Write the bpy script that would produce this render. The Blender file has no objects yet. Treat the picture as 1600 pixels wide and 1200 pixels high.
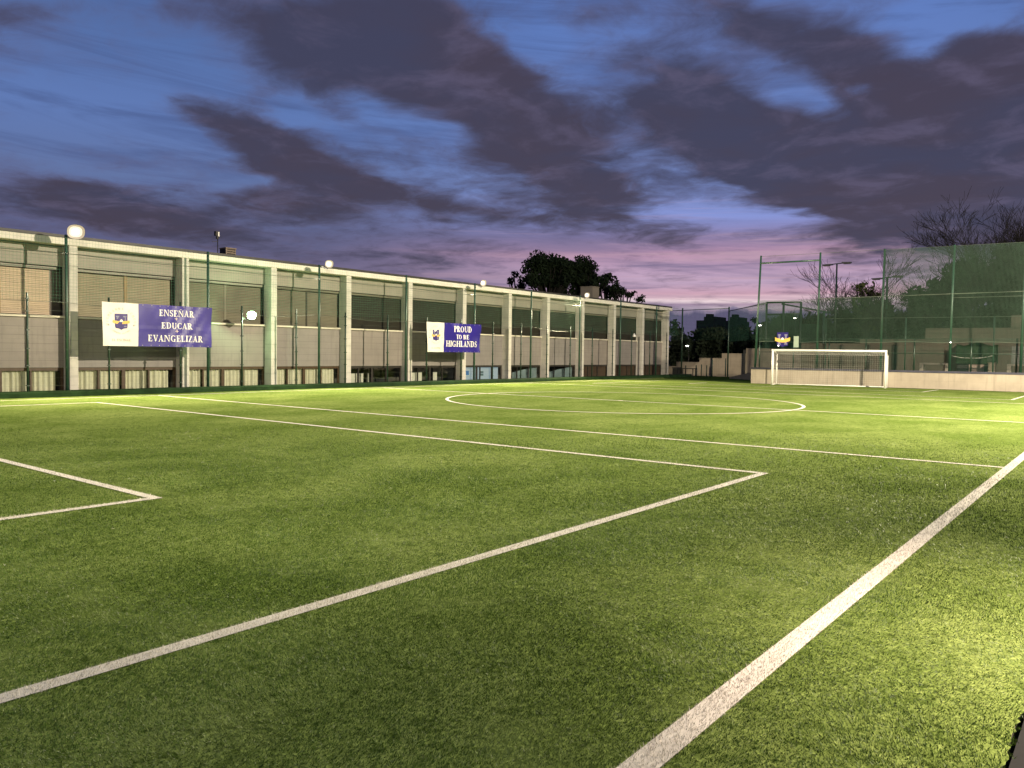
import bpy, math, random
import numpy as np
from mathutils import Vector, Matrix, noise as mnoise

random.seed(7)
RNG = np.random.default_rng(7)
scene = bpy.context.scene
COL = scene.collection
ORG = {}                       # world origin of every object built here
R = math.radians


# ------------------------------------------------------------------ helpers
def tag(o, label=None, cat=None, group=None, kind=None):
    if label: o["label"] = label
    if cat: o["category"] = cat
    if group: o["group"] = group
    if kind: o["kind"] = kind
    return o


def empty(name, loc, label, cat, group=None):
    o = bpy.data.objects.new(name, None)
    COL.objects.link(o)
    o.location = loc
    o.empty_display_size = 0.2
    ORG[o] = Vector(loc)
    return tag(o, label, cat, group)


class MB:
    """collects polygons in world coordinates, then links them as ONE mesh object"""

    def __init__(self):
        self.v, self.f, self.m, self.s = [], [], [], []

    def poly(self, pts, mi=0, smooth=False):
        n = len(self.v)
        self.v += [tuple(q) for q in pts]
        self.f.append(tuple(range(n, n + len(pts))))
        self.m.append(mi); self.s.append(smooth)
        return self

    def box(self, x0, x1, y0, y1, z0, z1, mi=0, fn=None):
        n = len(self.v)
        c = [(x0, y0, z0), (x1, y0, z0), (x1, y1, z0), (x0, y1, z0),
             (x0, y0, z1), (x1, y0, z1), (x1, y1, z1), (x0, y1, z1)]
        self.v += [fn(*q) for q in c] if fn else c
        for q in ((0, 3, 2, 1), (4, 5, 6, 7), (0, 1, 5, 4), (1, 2, 6, 5), (2, 3, 7, 6), (3, 0, 4, 7)):
            self.f.append(tuple(n + i for i in q)); self.m.append(mi); self.s.append(False)
        return self

    def bar(self, a, b, w, d=None, mi=0):
        """rectangular bar from a to b"""
        d = w if d is None else d
        a, b = Vector(a), Vector(b)
        t = (b - a).normalized()
        up = Vector((0, 0, 1)) if abs(t.z) < 0.95 else Vector((0, 1, 0))
        s = t.cross(up).normalized() * (w / 2)
        u = s.cross(t).normalized() * (d / 2)
        n = len(self.v)
        for p in (a, b):
            for e, g in ((-1, -1), (1, -1), (1, 1), (-1, 1)):
                self.v.append(tuple(p + s * e + u * g))
        for q in ((0, 1, 2, 3), (7, 6, 5, 4), (0, 4, 5, 1), (1, 5, 6, 2), (2, 6, 7, 3), (3, 7, 4, 0)):
            self.f.append(tuple(n + i for i in q)); self.m.append(mi); self.s.append(False)
        return self

    def tube(self, pts, radii, n=8, mi=0, cap=True):
        if not isinstance(radii, (list, tuple)):
            radii = [radii] * len(pts)
        pts = [Vector(q) for q in pts]
        base = len(self.v)
        ref = None
        for i, p in enumerate(pts):
            t = (pts[min(i + 1, len(pts) - 1)] - pts[max(i - 1, 0)]).normalized()
            if ref is None:
                ref = Vector((1, 0, 0)) if abs(t.x) < 0.9 else Vector((0, 1, 0))
            s = (ref - t * ref.dot(t)).normalized()
            ref = s
            u = t.cross(s)
            for k in range(n):
                a = 2 * math.pi * k / n
                self.v.append(tuple(p + (s * math.cos(a) + u * math.sin(a)) * radii[i]))
        for i in range(len(pts) - 1):
            for k in range(n):
                a, b = base + i * n + k, base + i * n + (k + 1) % n
                self.f.append((a, b, b + n, a + n)); self.m.append(mi); self.s.append(n > 4)
        if cap:
            self.f.append(tuple(base + k for k in reversed(range(n)))); self.m.append(mi); self.s.append(False)
            e = base + (len(pts) - 1) * n
            self.f.append(tuple(e + k for k in range(n))); self.m.append(mi); self.s.append(False)
        return self

    def build(self, name, mats, parent=None, label=None, cat=None, group=None, kind=None, bevel=0, origin=None):
        o0 = ORG[parent] if parent is not None else Vector(origin or (0, 0, 0))
        me = bpy.data.meshes.new(name)
        me.from_pydata([(a - o0.x, b - o0.y, c - o0.z) for a, b, c in self.v], [], self.f)
        mats = mats if isinstance(mats, (list, tuple)) else [mats]
        for mm in mats: me.materials.append(mm)
        me.polygons.foreach_set("material_index", self.m)
        me.polygons.foreach_set("use_smooth", self.s)
        me.update()
        o = bpy.data.objects.new(name, me)
        COL.objects.link(o)
        if parent is not None: o.parent = parent
        else: o.location = o0
        ORG[o] = o0
        if bevel:
            b = o.modifiers.new("bevel", "BEVEL"); b.width = bevel; b.segments = 2; b.limit_method = "ANGLE"
        return tag(o, label, cat, group, kind)


def copy_tree(o, parent=None):
    c = o.copy()
    COL.objects.link(c)
    if parent is not None: c.parent = parent
    for ch in list(o.children):
        copy_tree(ch, c)
    return c


# ---------------------------------------------------------------- materials
class NT:
    def __init__(self, tree): self.t = tree; self.n = tree.nodes; self.l = tree.links
    def put(self, node, i, val):
        s = node.inputs[i]
        if hasattr(val, "is_output"): self.l.new(val, s)
        elif val is not None: s.default_value = val
    def math(self, op, a, b=None, c=None, clamp=False):
        m = self.n.new("ShaderNodeMath"); m.operation = op; m.use_clamp = clamp
        self.put(m, 0, a); self.put(m, 1, b); self.put(m, 2, c)
        return m.outputs[0]
    def mix(self, f, a, b):
        m = self.n.new("ShaderNodeMix"); m.data_type = "RGBA"
        self.put(m, 0, f)
        for k, q in ((6, a), (7, b)):
            self.put(m, k, q if hasattr(q, "is_output") else (*q[:3], 1))
        return m.outputs[2]
    def sstep(self, x, lo, hi, a=0.0, b=1.0):
        m = self.n.new("ShaderNodeMapRange"); m.interpolation_type = "SMOOTHSTEP"
        self.put(m, 0, x); self.put(m, 1, lo); self.put(m, 2, hi); self.put(m, 3, a); self.put(m, 4, b)
        return m.outputs[0]
    def noise(self, vec, scale, detail=3, rough=0.55, dist=0.0, lac=2.0):
        m = self.n.new("ShaderNodeTexNoise")
        self.put(m, "Vector", vec); self.put(m, "Scale", scale); self.put(m, "Detail", detail)
        self.put(m, "Roughness", rough); self.put(m, "Distortion", dist); self.put(m, "Lacunarity", lac)
        return m.outputs[0]
    def comb(self, x, y, z=0.0):
        m = self.n.new("ShaderNodeCombineXYZ"); self.put(m, 0, x); self.put(m, 1, y); self.put(m, 2, z)
        return m.outputs[0]
    def sep(self, v):
        m = self.n.new("ShaderNodeSeparateXYZ"); self.put(m, 0, v); return m.outputs
    def ramp(self, x, stops, interp="LINEAR"):
        m = self.n.new("ShaderNodeValToRGB"); self.put(m, 0, x); cr = m.color_ramp; cr.interpolation = interp
        cr.elements[0].position, cr.elements[0].color = stops[0][0], (*stops[0][1], 1)
        cr.elements[1].position, cr.elements[1].color = stops[-1][0], (*stops[-1][1], 1)
        for p, c in stops[1:-1]:
            e = cr.elements.new(p); e.color = (*c, 1)
        return m.outputs[0]
    def coords(self, which="Object"): return self.n.new("ShaderNodeTexCoord").outputs[which]
    def bump(self, h, strength=0.3, dist=0.02):
        m = self.n.new("ShaderNodeBump"); self.put(m, "Height", h); m.inputs["Strength"].default_value = strength
        m.inputs["Distance"].default_value = dist; return m.outputs[0]


def mat(name, color, rough=0.6, var=0.15, scale=3.0, spec=0.3, metal=0.0, fine=0.0, bump=0.0, streak=0.0, extra=None):
    """principled surface whose own colour varies (weathering, stains); extra(nt, colour) may add joints"""
    m = bpy.data.materials.new(name); m.use_nodes = True
    nt = NT(m.node_tree); b = m.node_tree.nodes["Principled BSDF"]
    b.inputs["Roughness"].default_value = rough
    b.inputs["Specular IOR Level"].default_value = spec
    b.inputs["Metallic"].default_value = metal
    co = nt.coords()
    c = tuple(color)
    n1 = nt.noise(co, scale, 5, 0.6)
    lo = tuple(v * (1 - var) for v in c); hi = tuple(min(1, v * (1 + var)) for v in c)
    col = nt.mix(nt.sstep(n1, 0.3, 0.7), lo, hi)
    if streak:
        s = nt.sep(co)
        st = nt.noise(nt.comb(nt.math("MULTIPLY", s[0], 6), nt.math("MULTIPLY", s[1], 6), nt.math("MULTIPLY", s[2], 0.5)), 1.0, 4, 0.6)
        col = nt.mix(nt.math("MULTIPLY", nt.sstep(st, 0.5, 0.75), streak), col, tuple(v * 0.55 for v in c))
    if fine:
        n2 = nt.noise(co, 40, 2, 0.5)
        col = nt.mix(nt.math("MULTIPLY", n2, fine), col, tuple(v * 0.6 for v in c))
    if extra: col = extra(nt, col, co)
    nt.l.new(col, b.inputs["Base Color"])
    if bump:
        nt.l.new(nt.bump(nt.noise(co, 25, 4, 0.6), bump, 0.01), b.inputs["Normal"])
    return m


def groove(axis, period, width, dark=0.5, off=0.0):
    """thin darker joints every `period` metres along an axis"""
    def fn(nt, col, co):
        s = nt.sep(co)[axis]
        fr = nt.math("FRACT", nt.math("DIVIDE", nt.math("ADD", s, off + 100 * period), period))
        d = nt.math("ABSOLUTE", nt.math("SUBTRACT", fr, 0.5))
        k = nt.sstep(d, 0.5 - width / period, 0.5 - width / period * 0.4)
        m = nt.n.new("ShaderNodeMix"); m.data_type = "RGBA"; m.blend_type = "MULTIPLY"
        nt.put(m, 0, nt.math("MULTIPLY", k, 1.0)); nt.put(m, 6, col); m.inputs[7].default_value = (dark, dark, dark, 1)
        return m.outputs[2]
    return fn


def chain(*fs):
    def fn(nt, col, co):
        for f in fs: col = f(nt, col, co)
        return col
    return fn


def emis(name, color, strength):
    m = bpy.data.materials.new(name); m.use_nodes = True
    b = m.node_tree.nodes["Principled BSDF"]
    b.inputs["Base Color"].default_value = (0.2, 0.2, 0.2, 1)
    b.inputs["Emission Color"].default_value = (*color, 1)
    b.inputs["Emission Strength"].default_value = strength
    return m


def glass(name, tint=(0.85, 0.9, 0.88)):
    m = bpy.data.materials.new(name); m.use_nodes = True
    nt = NT(m.node_tree); nt.n.clear()
    out = nt.n.new("ShaderNodeOutputMaterial"); mix = nt.n.new("ShaderNodeMixShader")
    tr = nt.n.new("ShaderNodeBsdfTransparent"); gl = nt.n.new("ShaderNodeBsdfGlossy")
    fr = nt.n.new("ShaderNodeFresnel"); fr.inputs[0].default_value = 1.5
    tr.inputs[0].default_value = (*tint, 1); gl.inputs["Roughness"].default_value = 0.03
    nt.l.new(fr.outputs[0], mix.inputs[0]); nt.l.new(tr.outputs[0], mix.inputs[1]); nt.l.new(gl.outputs[0], mix.inputs[2])
    nt.l.new(mix.outputs[0], out.inputs[0])
    return m


M = {}
M["concrete_col"] = mat("column concrete", (0.56, 0.525, 0.46), 0.75, 0.10, 2.0, fine=0.25, streak=0.25, bump=0.15, extra=groove(2, 0.62, 0.012, 0.72))
M["fascia"] = mat("fascia concrete", (0.63, 0.59, 0.51), 0.7, 0.08, 1.5, fine=0.2, streak=0.2, bump=0.1)
M["cladding"] = mat("grey cladding", (0.228, 0.204, 0.184), 0.55, 0.09, 0.8, fine=0.15, streak=0.38, extra=groove(2, 0.29, 0.012, 0.75))
for _k, _t in (("b", (0.220, 0.199, 0.184)), ("c", (0.238, 0.208, 0.182))):
    M["cladding_" + _k] = mat("grey cladding " + _k, _t, 0.55, 0.10, 0.7, fine=0.15, streak=0.45, extra=groove(2, 0.29, 0.012, 0.75))
M["spandrel"] = mat("spandrel cladding", (0.255, 0.235, 0.19), 0.55, 0.07, 0.9, fine=0.12, streak=0.2)
M["sill"] = mat("stone sill", (0.62, 0.57, 0.45), 0.6, 0.08, 2)
M["flashing"] = mat("dark roof flashing", (0.035, 0.032, 0.03), 0.5, 0.2, 3)
M["black_gap"] = mat("dark joint", (0.015, 0.013, 0.012), 0.7, 0.1, 3)
M["wall_body"] = mat("rendered wall", (0.40, 0.36, 0.29), 0.8, 0.10, 1.2, fine=0.2, streak=0.25)
M["interior"] = mat("room interior", (0.075, 0.065, 0.055), 0.8, 0.3, 1.0)
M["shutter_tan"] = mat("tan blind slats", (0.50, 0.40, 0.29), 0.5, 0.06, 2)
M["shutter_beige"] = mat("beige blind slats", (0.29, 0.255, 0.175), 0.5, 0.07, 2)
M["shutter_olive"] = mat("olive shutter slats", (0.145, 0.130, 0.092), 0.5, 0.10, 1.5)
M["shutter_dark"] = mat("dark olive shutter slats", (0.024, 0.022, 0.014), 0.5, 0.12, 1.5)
M["rail_ochre"] = mat("ochre guide rail", (0.22, 0.15, 0.055), 0.5, 0.1, 3)
M["frame_brown"] = mat("brown window frame", (0.060, 0.036, 0.018), 0.4, 0.15, 4)
M["frame_dark"] = mat("dark window frame", (0.03, 0.026, 0.022), 0.4, 0.15, 4)
M["curtain"] = mat("cream curtain", (0.66, 0.60, 0.46), 0.85, 0.08, 5)
M["board_pale"] = mat("pale partition", (0.62, 0.57, 0.48), 0.7, 0.05, 3)
M["shutter_brown"] = mat("brown ground floor shutter", (0.052, 0.034, 0.020), 0.5, 0.2, 1.5)
M["curtain_grey"] = mat("grey blue blind", (0.20, 0.25, 0.27), 0.7, 0.15, 1.2)
M["lit_room"] = emis("lit white blind", (0.62, 0.86, 1.0), 0.30)
M["poster_blue"] = mat("blue poster", (0.05, 0.16, 0.42), 0.5, 0.1, 6)
M["poster_grey"] = mat("grey poster", (0.09, 0.14, 0.17), 0.5, 0.1, 6)
M["glass"] = glass("window glass")
M["green_post"] = mat("green coated steel", (0.016, 0.040, 0.024), 0.4, 0.2, 3, spec=0.5)
M["green_pole"] = mat("green painted pole", (0.020, 0.058, 0.036), 0.4, 0.2, 3, spec=0.5)
M["net_green"] = mat("green net cord", (0.075, 0.19, 0.115), 0.7, 0.15, 2)
M["net_end"] = mat("end net cord", (0.018, 0.040, 0.024), 0.7, 0.15, 2)
M["net_dark"] = mat("dark green net cord", (0.012, 0.045, 0.028), 0.7, 0.15, 2)
M["wire"] = mat("galvanised green wire", (0.11, 0.13, 0.10), 0.5, 0.1, 2, metal=0.2)
M["lamp_body"] = mat("lamp housing", (0.10, 0.10, 0.10), 0.4, 0.15, 6, metal=0.3)
M["kerb_green"] = mat("dark green turf kerb", (0.016, 0.038, 0.012), 0.95, 0.35, 2.5, spec=0.1, fine=0.4, bump=0.6)
M["banner_white"] = mat("white banner vinyl", (0.76, 0.71, 0.64), 0.45, 0.04, 2)
M["banner_blue"] = mat("blue banner vinyl", (0.046, 0.034, 0.22), 0.40, 0.10, 1.2)
M["banner_blue_deep"] = mat("deep blue banner vinyl", (0.024, 0.015, 0.20), 0.40, 0.08, 1.2)
M["print_white"] = mat("white print", (0.80, 0.76, 0.74), 0.5, 0.03, 3)
M["print_pink"] = mat("pale print", (0.75, 0.62, 0.55), 0.5, 0.03, 3)
M["print_tan"] = mat("faint tan print", (0.50, 0.44, 0.37), 0.5, 0.1, 8)
M["print_grey"] = mat("grey print", (0.30, 0.27, 0.28), 0.5, 0.1, 8)
M["crest_blue"] = mat("crest blue", (0.045, 0.028, 0.16), 0.5, 0.08, 8)
M["crest_silver"] = mat("crest silver", (0.20, 0.19, 0.28), 0.5, 0.1, 8)
M["sign_blue"] = mat("sign blue", (0.022, 0.014, 0.13), 0.5, 0.08, 8)
M["crest_gold"] = mat("crest gold", (0.72, 0.45, 0.10), 0.5, 0.08, 8)
M["white_paint"] = mat("white painted steel", (0.80, 0.77, 0.70), 0.35, 0.04, 3, spec=0.5)
M["net_white"] = mat("white goal net", (0.50, 0.48, 0.43), 0.8, 0.05, 3)
M["wall_tan"] = mat("sandy concrete wall", (0.36, 0.305, 0.235), 0.85, 0.13, 0.9, fine=0.25, streak=0.45, bump=0.3,
                    extra=chain(groove(2, 0.42, 0.008, 0.85, 0.0), groove(0, 2.6, 0.012, 0.82)))
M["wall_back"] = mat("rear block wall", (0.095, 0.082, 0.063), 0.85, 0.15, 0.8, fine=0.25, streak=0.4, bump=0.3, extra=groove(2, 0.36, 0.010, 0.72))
M["wall_step"] = mat("stepped block wall", (0.34, 0.28, 0.21), 0.85, 0.18, 0.9, fine=0.3, streak=0.5, bump=0.3, extra=groove(2, 0.2, 0.008, 0.85))
M["coping"] = mat("dark coping", (0.055, 0.055, 0.075), 0.5, 0.2, 2)
M["paving"] = mat("concrete paving", (0.30, 0.25, 0.22), 0.85, 0.15, 2, fine=0.3, bump=0.3)
M["earth"] = mat("bare ground", (0.035, 0.035, 0.022), 0.95, 0.35, 0.6, fine=0.3)
M["edge_dark"] = mat("drain slot", (0.006, 0.006, 0.005), 0.9, 0.3, 8)
M["bench_white"] = mat("pale concrete bench", (0.24, 0.212, 0.176), 0.75, 0.1, 3)
M["tarp"] = mat("dark green tarpaulin", (0.010, 0.026, 0.007), 0.6, 0.3, 2.5, bump=0.6)
M["dark_box"] = mat("dark plastic", (0.03, 0.03, 0.028), 0.6, 0.2, 3)
M["grey_door"] = mat("grey roller door", (0.13, 0.13, 0.12), 0.55, 0.1, 2, extra=groove(2, 0.12, 0.012, 0.7))
M["rope"] = mat("pale rope", (0.30, 0.29, 0.26), 0.8, 0.05, 3)
M["pink_board"] = mat("dull pink board", (0.28, 0.21, 0.18), 0.8, 0.1, 3)
M["cream_box"] = mat("cream box", (0.26, 0.21, 0.16), 0.7, 0.08, 3)
M["sign_grey"] = mat("pale green sign sheet", (0.30, 0.36, 0.28), 0.6, 0.05, 3)
M["bark"] = mat("bark", (0.014, 0.012, 0.010), 0.9, 0.3, 3)
M["bark_pale"] = mat("greyish bark", (0.060, 0.050, 0.038), 0.9, 0.3, 3)
M["leaf_pine"] = mat("pine needles", (0.012, 0.020, 0.009), 0.8, 0.5, 0.5, spec=0.1)
M["leaf_dark"] = mat("dark evergreen leaves", (0.016, 0.022, 0.012), 0.8, 0.45, 0.6, spec=0.1)
M["leaf_olive"] = mat("olive green leaves", (0.045, 0.055, 0.020), 0.8, 0.4, 0.7, spec=0.1)
M["far_block"] = mat("far apartment render", (0.030, 0.028, 0.024), 0.9, 0.2, 0.2)
M["far_glass"] = mat("far window", (0.015, 0.017, 0.02), 0.3, 0.2, 0.4)
M["vent_brown"] = mat("brown roof ventilator", (0.20, 0.15, 0.11), 0.6, 0.1, 3)
M["vent_dark"] = mat("dark louvre gap", (0.02, 0.017, 0.015), 0.7, 0.1, 3)
M["chimney"] = mat("rendered chimney", (0.17, 0.145, 0.115), 0.85, 0.1, 1.5)
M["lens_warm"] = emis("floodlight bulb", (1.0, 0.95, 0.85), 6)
M["bowl_warm"] = emis("bright reflector", (1.0, 0.86, 0.62), 1.0)  # bowl and rim rings emit to paint a soft halo round the bulb
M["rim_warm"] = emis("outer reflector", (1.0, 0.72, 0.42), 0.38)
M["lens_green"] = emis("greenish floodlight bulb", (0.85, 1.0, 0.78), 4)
M["bowl_green"] = emis("green bright reflector", (0.55, 1.0, 0.50), 1.05)  # same painted halo rings, in green
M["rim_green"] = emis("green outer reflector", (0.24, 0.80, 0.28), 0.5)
M["lens_small"] = emis("small lit lamp", (1.0, 0.96, 0.85), 14)
M["lens_off"] = mat("unlit lamp lens", (0.10, 0.10, 0.09), 0.3, 0.1, 5)


# ------------------------------------------------------------------- camera
F_PX, PITCH, ROLL, YAW, CAM_H = 1234.64, R(-2.1925), R(0.7536), R(38.4267), 1.6
fw = Vector((-math.sin(YAW) * math.cos(PITCH), math.cos(YAW) * math.cos(PITCH), math.sin(PITCH)))
rt = Vector((math.cos(YAW), math.sin(YAW), 0.0))
up = rt.cross(fw)
r2 = rt * math.cos(ROLL) + up * math.sin(ROLL)
u2 = up * math.cos(ROLL) - rt * math.sin(ROLL)
cam = bpy.data.cameras.new("camera")
cam.sensor_width = 36.0
cam.lens = 36.0 * F_PX / 1600.0
cam.clip_end = 3000
co = bpy.data.objects.new("camera", cam)
COL.objects.link(co)
co.matrix_world = Matrix(((r2.x, u2.x, -fw.x, 0), (r2.y, u2.y, -fw.y, 0), (r2.z, u2.z, -fw.z, CAM_H), (0, 0, 0, 1)))
scene.camera = co
scene.view_settings.view_transform = "Standard"
scene.view_settings.look = "None"
scene.view_settings.gamma = 1.0
scene.view_settings.exposure = 0.0

# ---------------------------------------------------------------- dusk sky
# cloud banks by direction: azimuth, elevation (degrees), 2x2 spread matrix, weight
BLOBS = [
    (-55.58, 20.93, 0.181, -0.0696, -0.1068, -0.5009, 1.0),
    (-49.57, 20.17, 0.1569, -0.0615, -0.0994, -0.4022, 1.0),
    (-43.28, 18.93, 0.1354, -0.0683, -0.141, -0.3762, 1.0),
    (-37.76, 16.19, 0.1323, -0.0653, -0.1204, -0.2902, 1.1),
    (-34.02, 11.92, 0.1369, -0.05, -0.151, -0.4334, 0.8),
    (-46.03, 22.52, 0.1849, -0.0362, -0.053, -0.5757, 0.8),
    (-60.45, 15.77, 0.4139, -0.1469, -0.2649, -1.0967, 0.9),
    (-56.4, 14.41, 0.2524, -0.1153, -0.2038, -0.559, 1.0),
    (-52.58, 12.56, 0.1963, -0.0903, -0.199, -0.5133, 1.05),
    (-47.73, 11.2, 0.1701, -0.0295, -0.1155, -0.9087, 0.8),
    (-26.93, 17.03, 0.1743, -0.108, -0.1988, -0.3476, 1.3),
    (-23.0, 15.4, 0.1803, -0.0656, -0.1564, -0.3877, 1.2),
    (-21.06, 21.29, 0.1512, -0.0988, -0.2848, -0.4703, 1.0),
    (-16.18, 19.66, 0.3845, -0.1422, -0.2137, -0.4659, 0.9),
    (-9.68, 13.49, 0.1428, 0.0045, -0.0268, -0.2412, 2.1),
    (-15.55, 11.47, 0.1628, -0.0382, -0.1429, -0.4152, 1.6),
    (-7.06, 16.79, 0.3328, 0.1187, 0.1235, -0.525, 1.4),
    (-21.66, 12.66, 0.1689, -0.0591, -0.2323, -0.5697, 0.7),
    (-7.45, 8.52, 0.1292, 0.0041, -0.033, -0.449, 1.6),
    (-32.41, 23.11, 0.2775, 0.0057, -0.0301, -1.0573, 0.5),
    (-67.21, 9.54, 0.1416, -0.0121, 0.0063, -0.8518, 0.7),
    (-62.42, 8.37, 0.1039, -0.0055, 0.0152, -0.6963, 0.7),
    (-45.43, 6.51, 0.1827, -0.0146, -0.0739, -1.2293, 0.55),
    (-53.01, 9.64, 0.1929, -0.0162, -0.0294, -0.9255, 0.5),
    (-69.2, 19.51, 0.2469, -0.0023, 0.3232, -1.6177, 0.3),
    (-9.87, 19.27, 0.5486, -0.0798, -0.4246, -1.2762, 0.5),
    (-30.36, 10.15, 0.2453, -0.0174, -0.158, -1.6225, 0.4),
    (-36.74, 9.5, 0.1354, -0.0102, -0.0785, -1.0175, 0.45),
    (-46.87, 16.86, 0.2438, -0.1189, -0.4127, -1.1066, -0.75),
    (-43.24, 15.44, 0.4175, -0.158, -0.2704, -0.8962, -0.6),
    (-57.23, 11.34, 0.4045, -0.0348, -0.0181, -1.8443, -0.8),
    (-60.44, 18.64, 0.1957, -0.0533, -0.0447, -0.367, -0.5),
    (-36.45, 20.46, 0.4382, 0.0073, -0.001, -0.8415, -0.6),
    (-29.63, 18.75, 0.3986, -0.0703, -0.2985, -1.5395, -0.6),
    (-19.3, 17.33, 0.3363, -0.2044, -0.506, -0.8042, -0.6),
    (-15.15, 17.57, 0.869, 0.0262, -0.1853, -1.6547, -0.5),
    (-24.24, 13.62, 0.3576, -0.1283, -0.6394, -1.621, -0.55),
    (-23.72, 9.79, 0.1455, 0.0034, -0.061, -1.9376, -0.9),
    (-10.61, 20.33, 0.2864, 0.0592, 0.0099, -0.7369, -0.7),
    (-66.11, 14.46, 0.1849, -0.0012, 0.053, -0.379, -0.45),
    (-52.6, 16.76, 0.4579, -0.1265, -0.2252, -1.3327, -0.5),
]


world = bpy.data.worlds.new("World")
scene.world = world
world.use_nodes = True
nt = NT(world.node_tree)
nt.n.clear()
wo = nt.n.new("ShaderNodeOutputWorld"); bg = nt.n.new("ShaderNodeBackground")
d = nt.sep(nt.coords("Generated"))
az = nt.math("MULTIPLY", nt.math("ARCTAN2", d[0], d[1]), 180 / math.pi)
el = nt.math("MULTIPLY", nt.math("ARCSINE", d[2]), 180 / math.pi)
elp = nt.math("MAXIMUM", el, 0.0)
# cloud-deck coordinates: a flat layer overhead, compressed towards the horizon
zz = nt.math("ADD", nt.math("MAXIMUM", d[2], 0.0), 0.10)
px = nt.math("DIVIDE", d[0], zz); py = nt.math("DIVIDE", d[1], zz)
deck = nt.comb(px, py, 0.0)
wq = nt.noise(deck, 1.6, 3, 0.6)
wv = nt.n.new("ShaderNodeTexNoise"); nt.put(wv, "Vector", deck); nt.put(wv, "Scale", 2.2); nt.put(wv, "Detail", 3)
warp = nt.n.new("ShaderNodeVectorMath"); warp.operation = "SUBTRACT"
nt.l.new(wv.outputs[1], warp.inputs[0]); warp.inputs[1].default_value = (0.5, 0.5, 0.5)
wsc = nt.n.new("ShaderNodeVectorMath"); wsc.operation = "SCALE"; nt.l.new(warp.outputs[0], wsc.inputs[0]); wsc.inputs["Scale"].default_value = 0.35
wad = nt.n.new("ShaderNodeVectorMath"); wad.operation = "ADD"; nt.l.new(deck, wad.inputs[0]); nt.l.new(wsc.outputs[0], wad.inputs[1])
wdeck = wad.outputs[0]
fb1 = nt.noise(wdeck, 2.3, 8, 0.60)
fb2 = nt.noise(wdeck, 6.0, 7, 0.62)
# the edge of each bank is ragged: its direction is shifted by noise
sw = nt.sep(wv.outputs[1])
azw = nt.math("ADD", az, nt.math("MULTIPLY", nt.math("SUBTRACT", sw[0], 0.5), 6.0))
elw = nt.math("ADD", el, nt.math("MULTIPLY", nt.math("SUBTRACT", sw[1], 0.5), 3.0))
tot = None
for (a, e, m00, m01, m10, m11, w) in BLOBS:
    da = nt.math("SUBTRACT", azw, a); de = nt.math("SUBTRACT", elw, e)
    u = nt.math("MULTIPLY_ADD", da, m00, nt.math("MULTIPLY", de, m01))
    v = nt.math("MULTIPLY_ADD", da, m10, nt.math("MULTIPLY", de, m11))
    q = nt.math("MULTIPLY_ADD", u, u, nt.math("MULTIPLY", v, v))
    g = nt.math("POWER", math.exp(-1.0), q)
    tot = nt.math("MULTIPLY_ADD", g, w, 0.0 if tot is None else tot)
# away from the view the deck is broken cloud too
behind = nt.sstep(nt.math("ABSOLUTE", nt.math("ADD", az, 38.0)), 40.0, 62.0, 0.0, 0.35)
high = nt.sstep(el, 24.0, 34.0, 0.0, 0.35)
dens = nt.math("ADD", tot, nt.math("MAXIMUM", behind, high))
dens = nt.math("ADD", dens, nt.math("MULTIPLY", nt.math("SUBTRACT", fb1, 0.47), 1.8))
dens = nt.math("ADD", dens, nt.math("MULTIPLY", nt.math("SUBTRACT", fb2, 0.48), 1.1))
cloud = nt.sstep(dens, 0.05, 0.98)
veil = nt.sstep(nt.math("ADD", dens, nt.math("MULTIPLY", nt.math("SUBTRACT", nt.noise(wdeck, 1.5, 6, 0.62), 0.5), 2.0)), -0.35, 0.75)
# thin high streaks
stv = nt.comb(nt.math("MULTIPLY", az, 0.05), nt.math("MULTIPLY_ADD", el, 0.55, nt.math("MULTIPLY", az, 0.03)), 0.0)
streak = nt.noise(stv, 1.0, 7, 0.62, 0.6)
streak2 = nt.noise(nt.comb(nt.math("MULTIPLY", az, 0.035), nt.math("MULTIPLY", el, 1.35), 3.0), 1.0, 6, 0.6, 0.5)
# clear sky by elevation, towards the afterglow and away from it
E = 30.0
glow = nt.ramp(nt.math("DIVIDE", elp, E), [(0.0, (.10, .11, .20)), (3.05 / E, (.12, .12, .23)), (3.35 / E, (.60, .50, .56)), (3.62 / E, (.40, .28, .40)),
        (3.85 / E, (.95, .78, .80)), (4.1 / E, (.92, .68, .72)), (4.35 / E, (.60, .36, .46)), (5.2 / E, (.56, .40, .56)), (6.2 / E, (.54, .36, .52)), (7.2 / E, (.52, .30, .43)),
        (8.4 / E, (.26, .22, .42)), (9.6 / E, (.24, .30, .66)), (12 / E, (.20, .285, .62)), (16 / E, (.14, .225, .53)), (22 / E, (.115, .205, .52)), (1, (.06, .13, .40))])
away = nt.ramp(nt.math("DIVIDE", elp, E), [(0.0, (.06, .06, .12)), (5 / E, (.082, .080, .15)), (8 / E, (.10, .12, .25)), (11 / E, (.12, .175, .37)), (15 / E, (.115, .195, .46)), (20 / E, (.085, .155, .38)), (1, (.05, .11, .32))])
near = nt.sstep(nt.math("ABSOLUTE", nt.math("ADD", az, 22.0)), 7.0, 33.0, 1.0, 0.0)
clear = nt.mix(near, away, glow)
low = nt.sstep(el, 5.0, 13.0, 1.0, 0.0)
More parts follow.
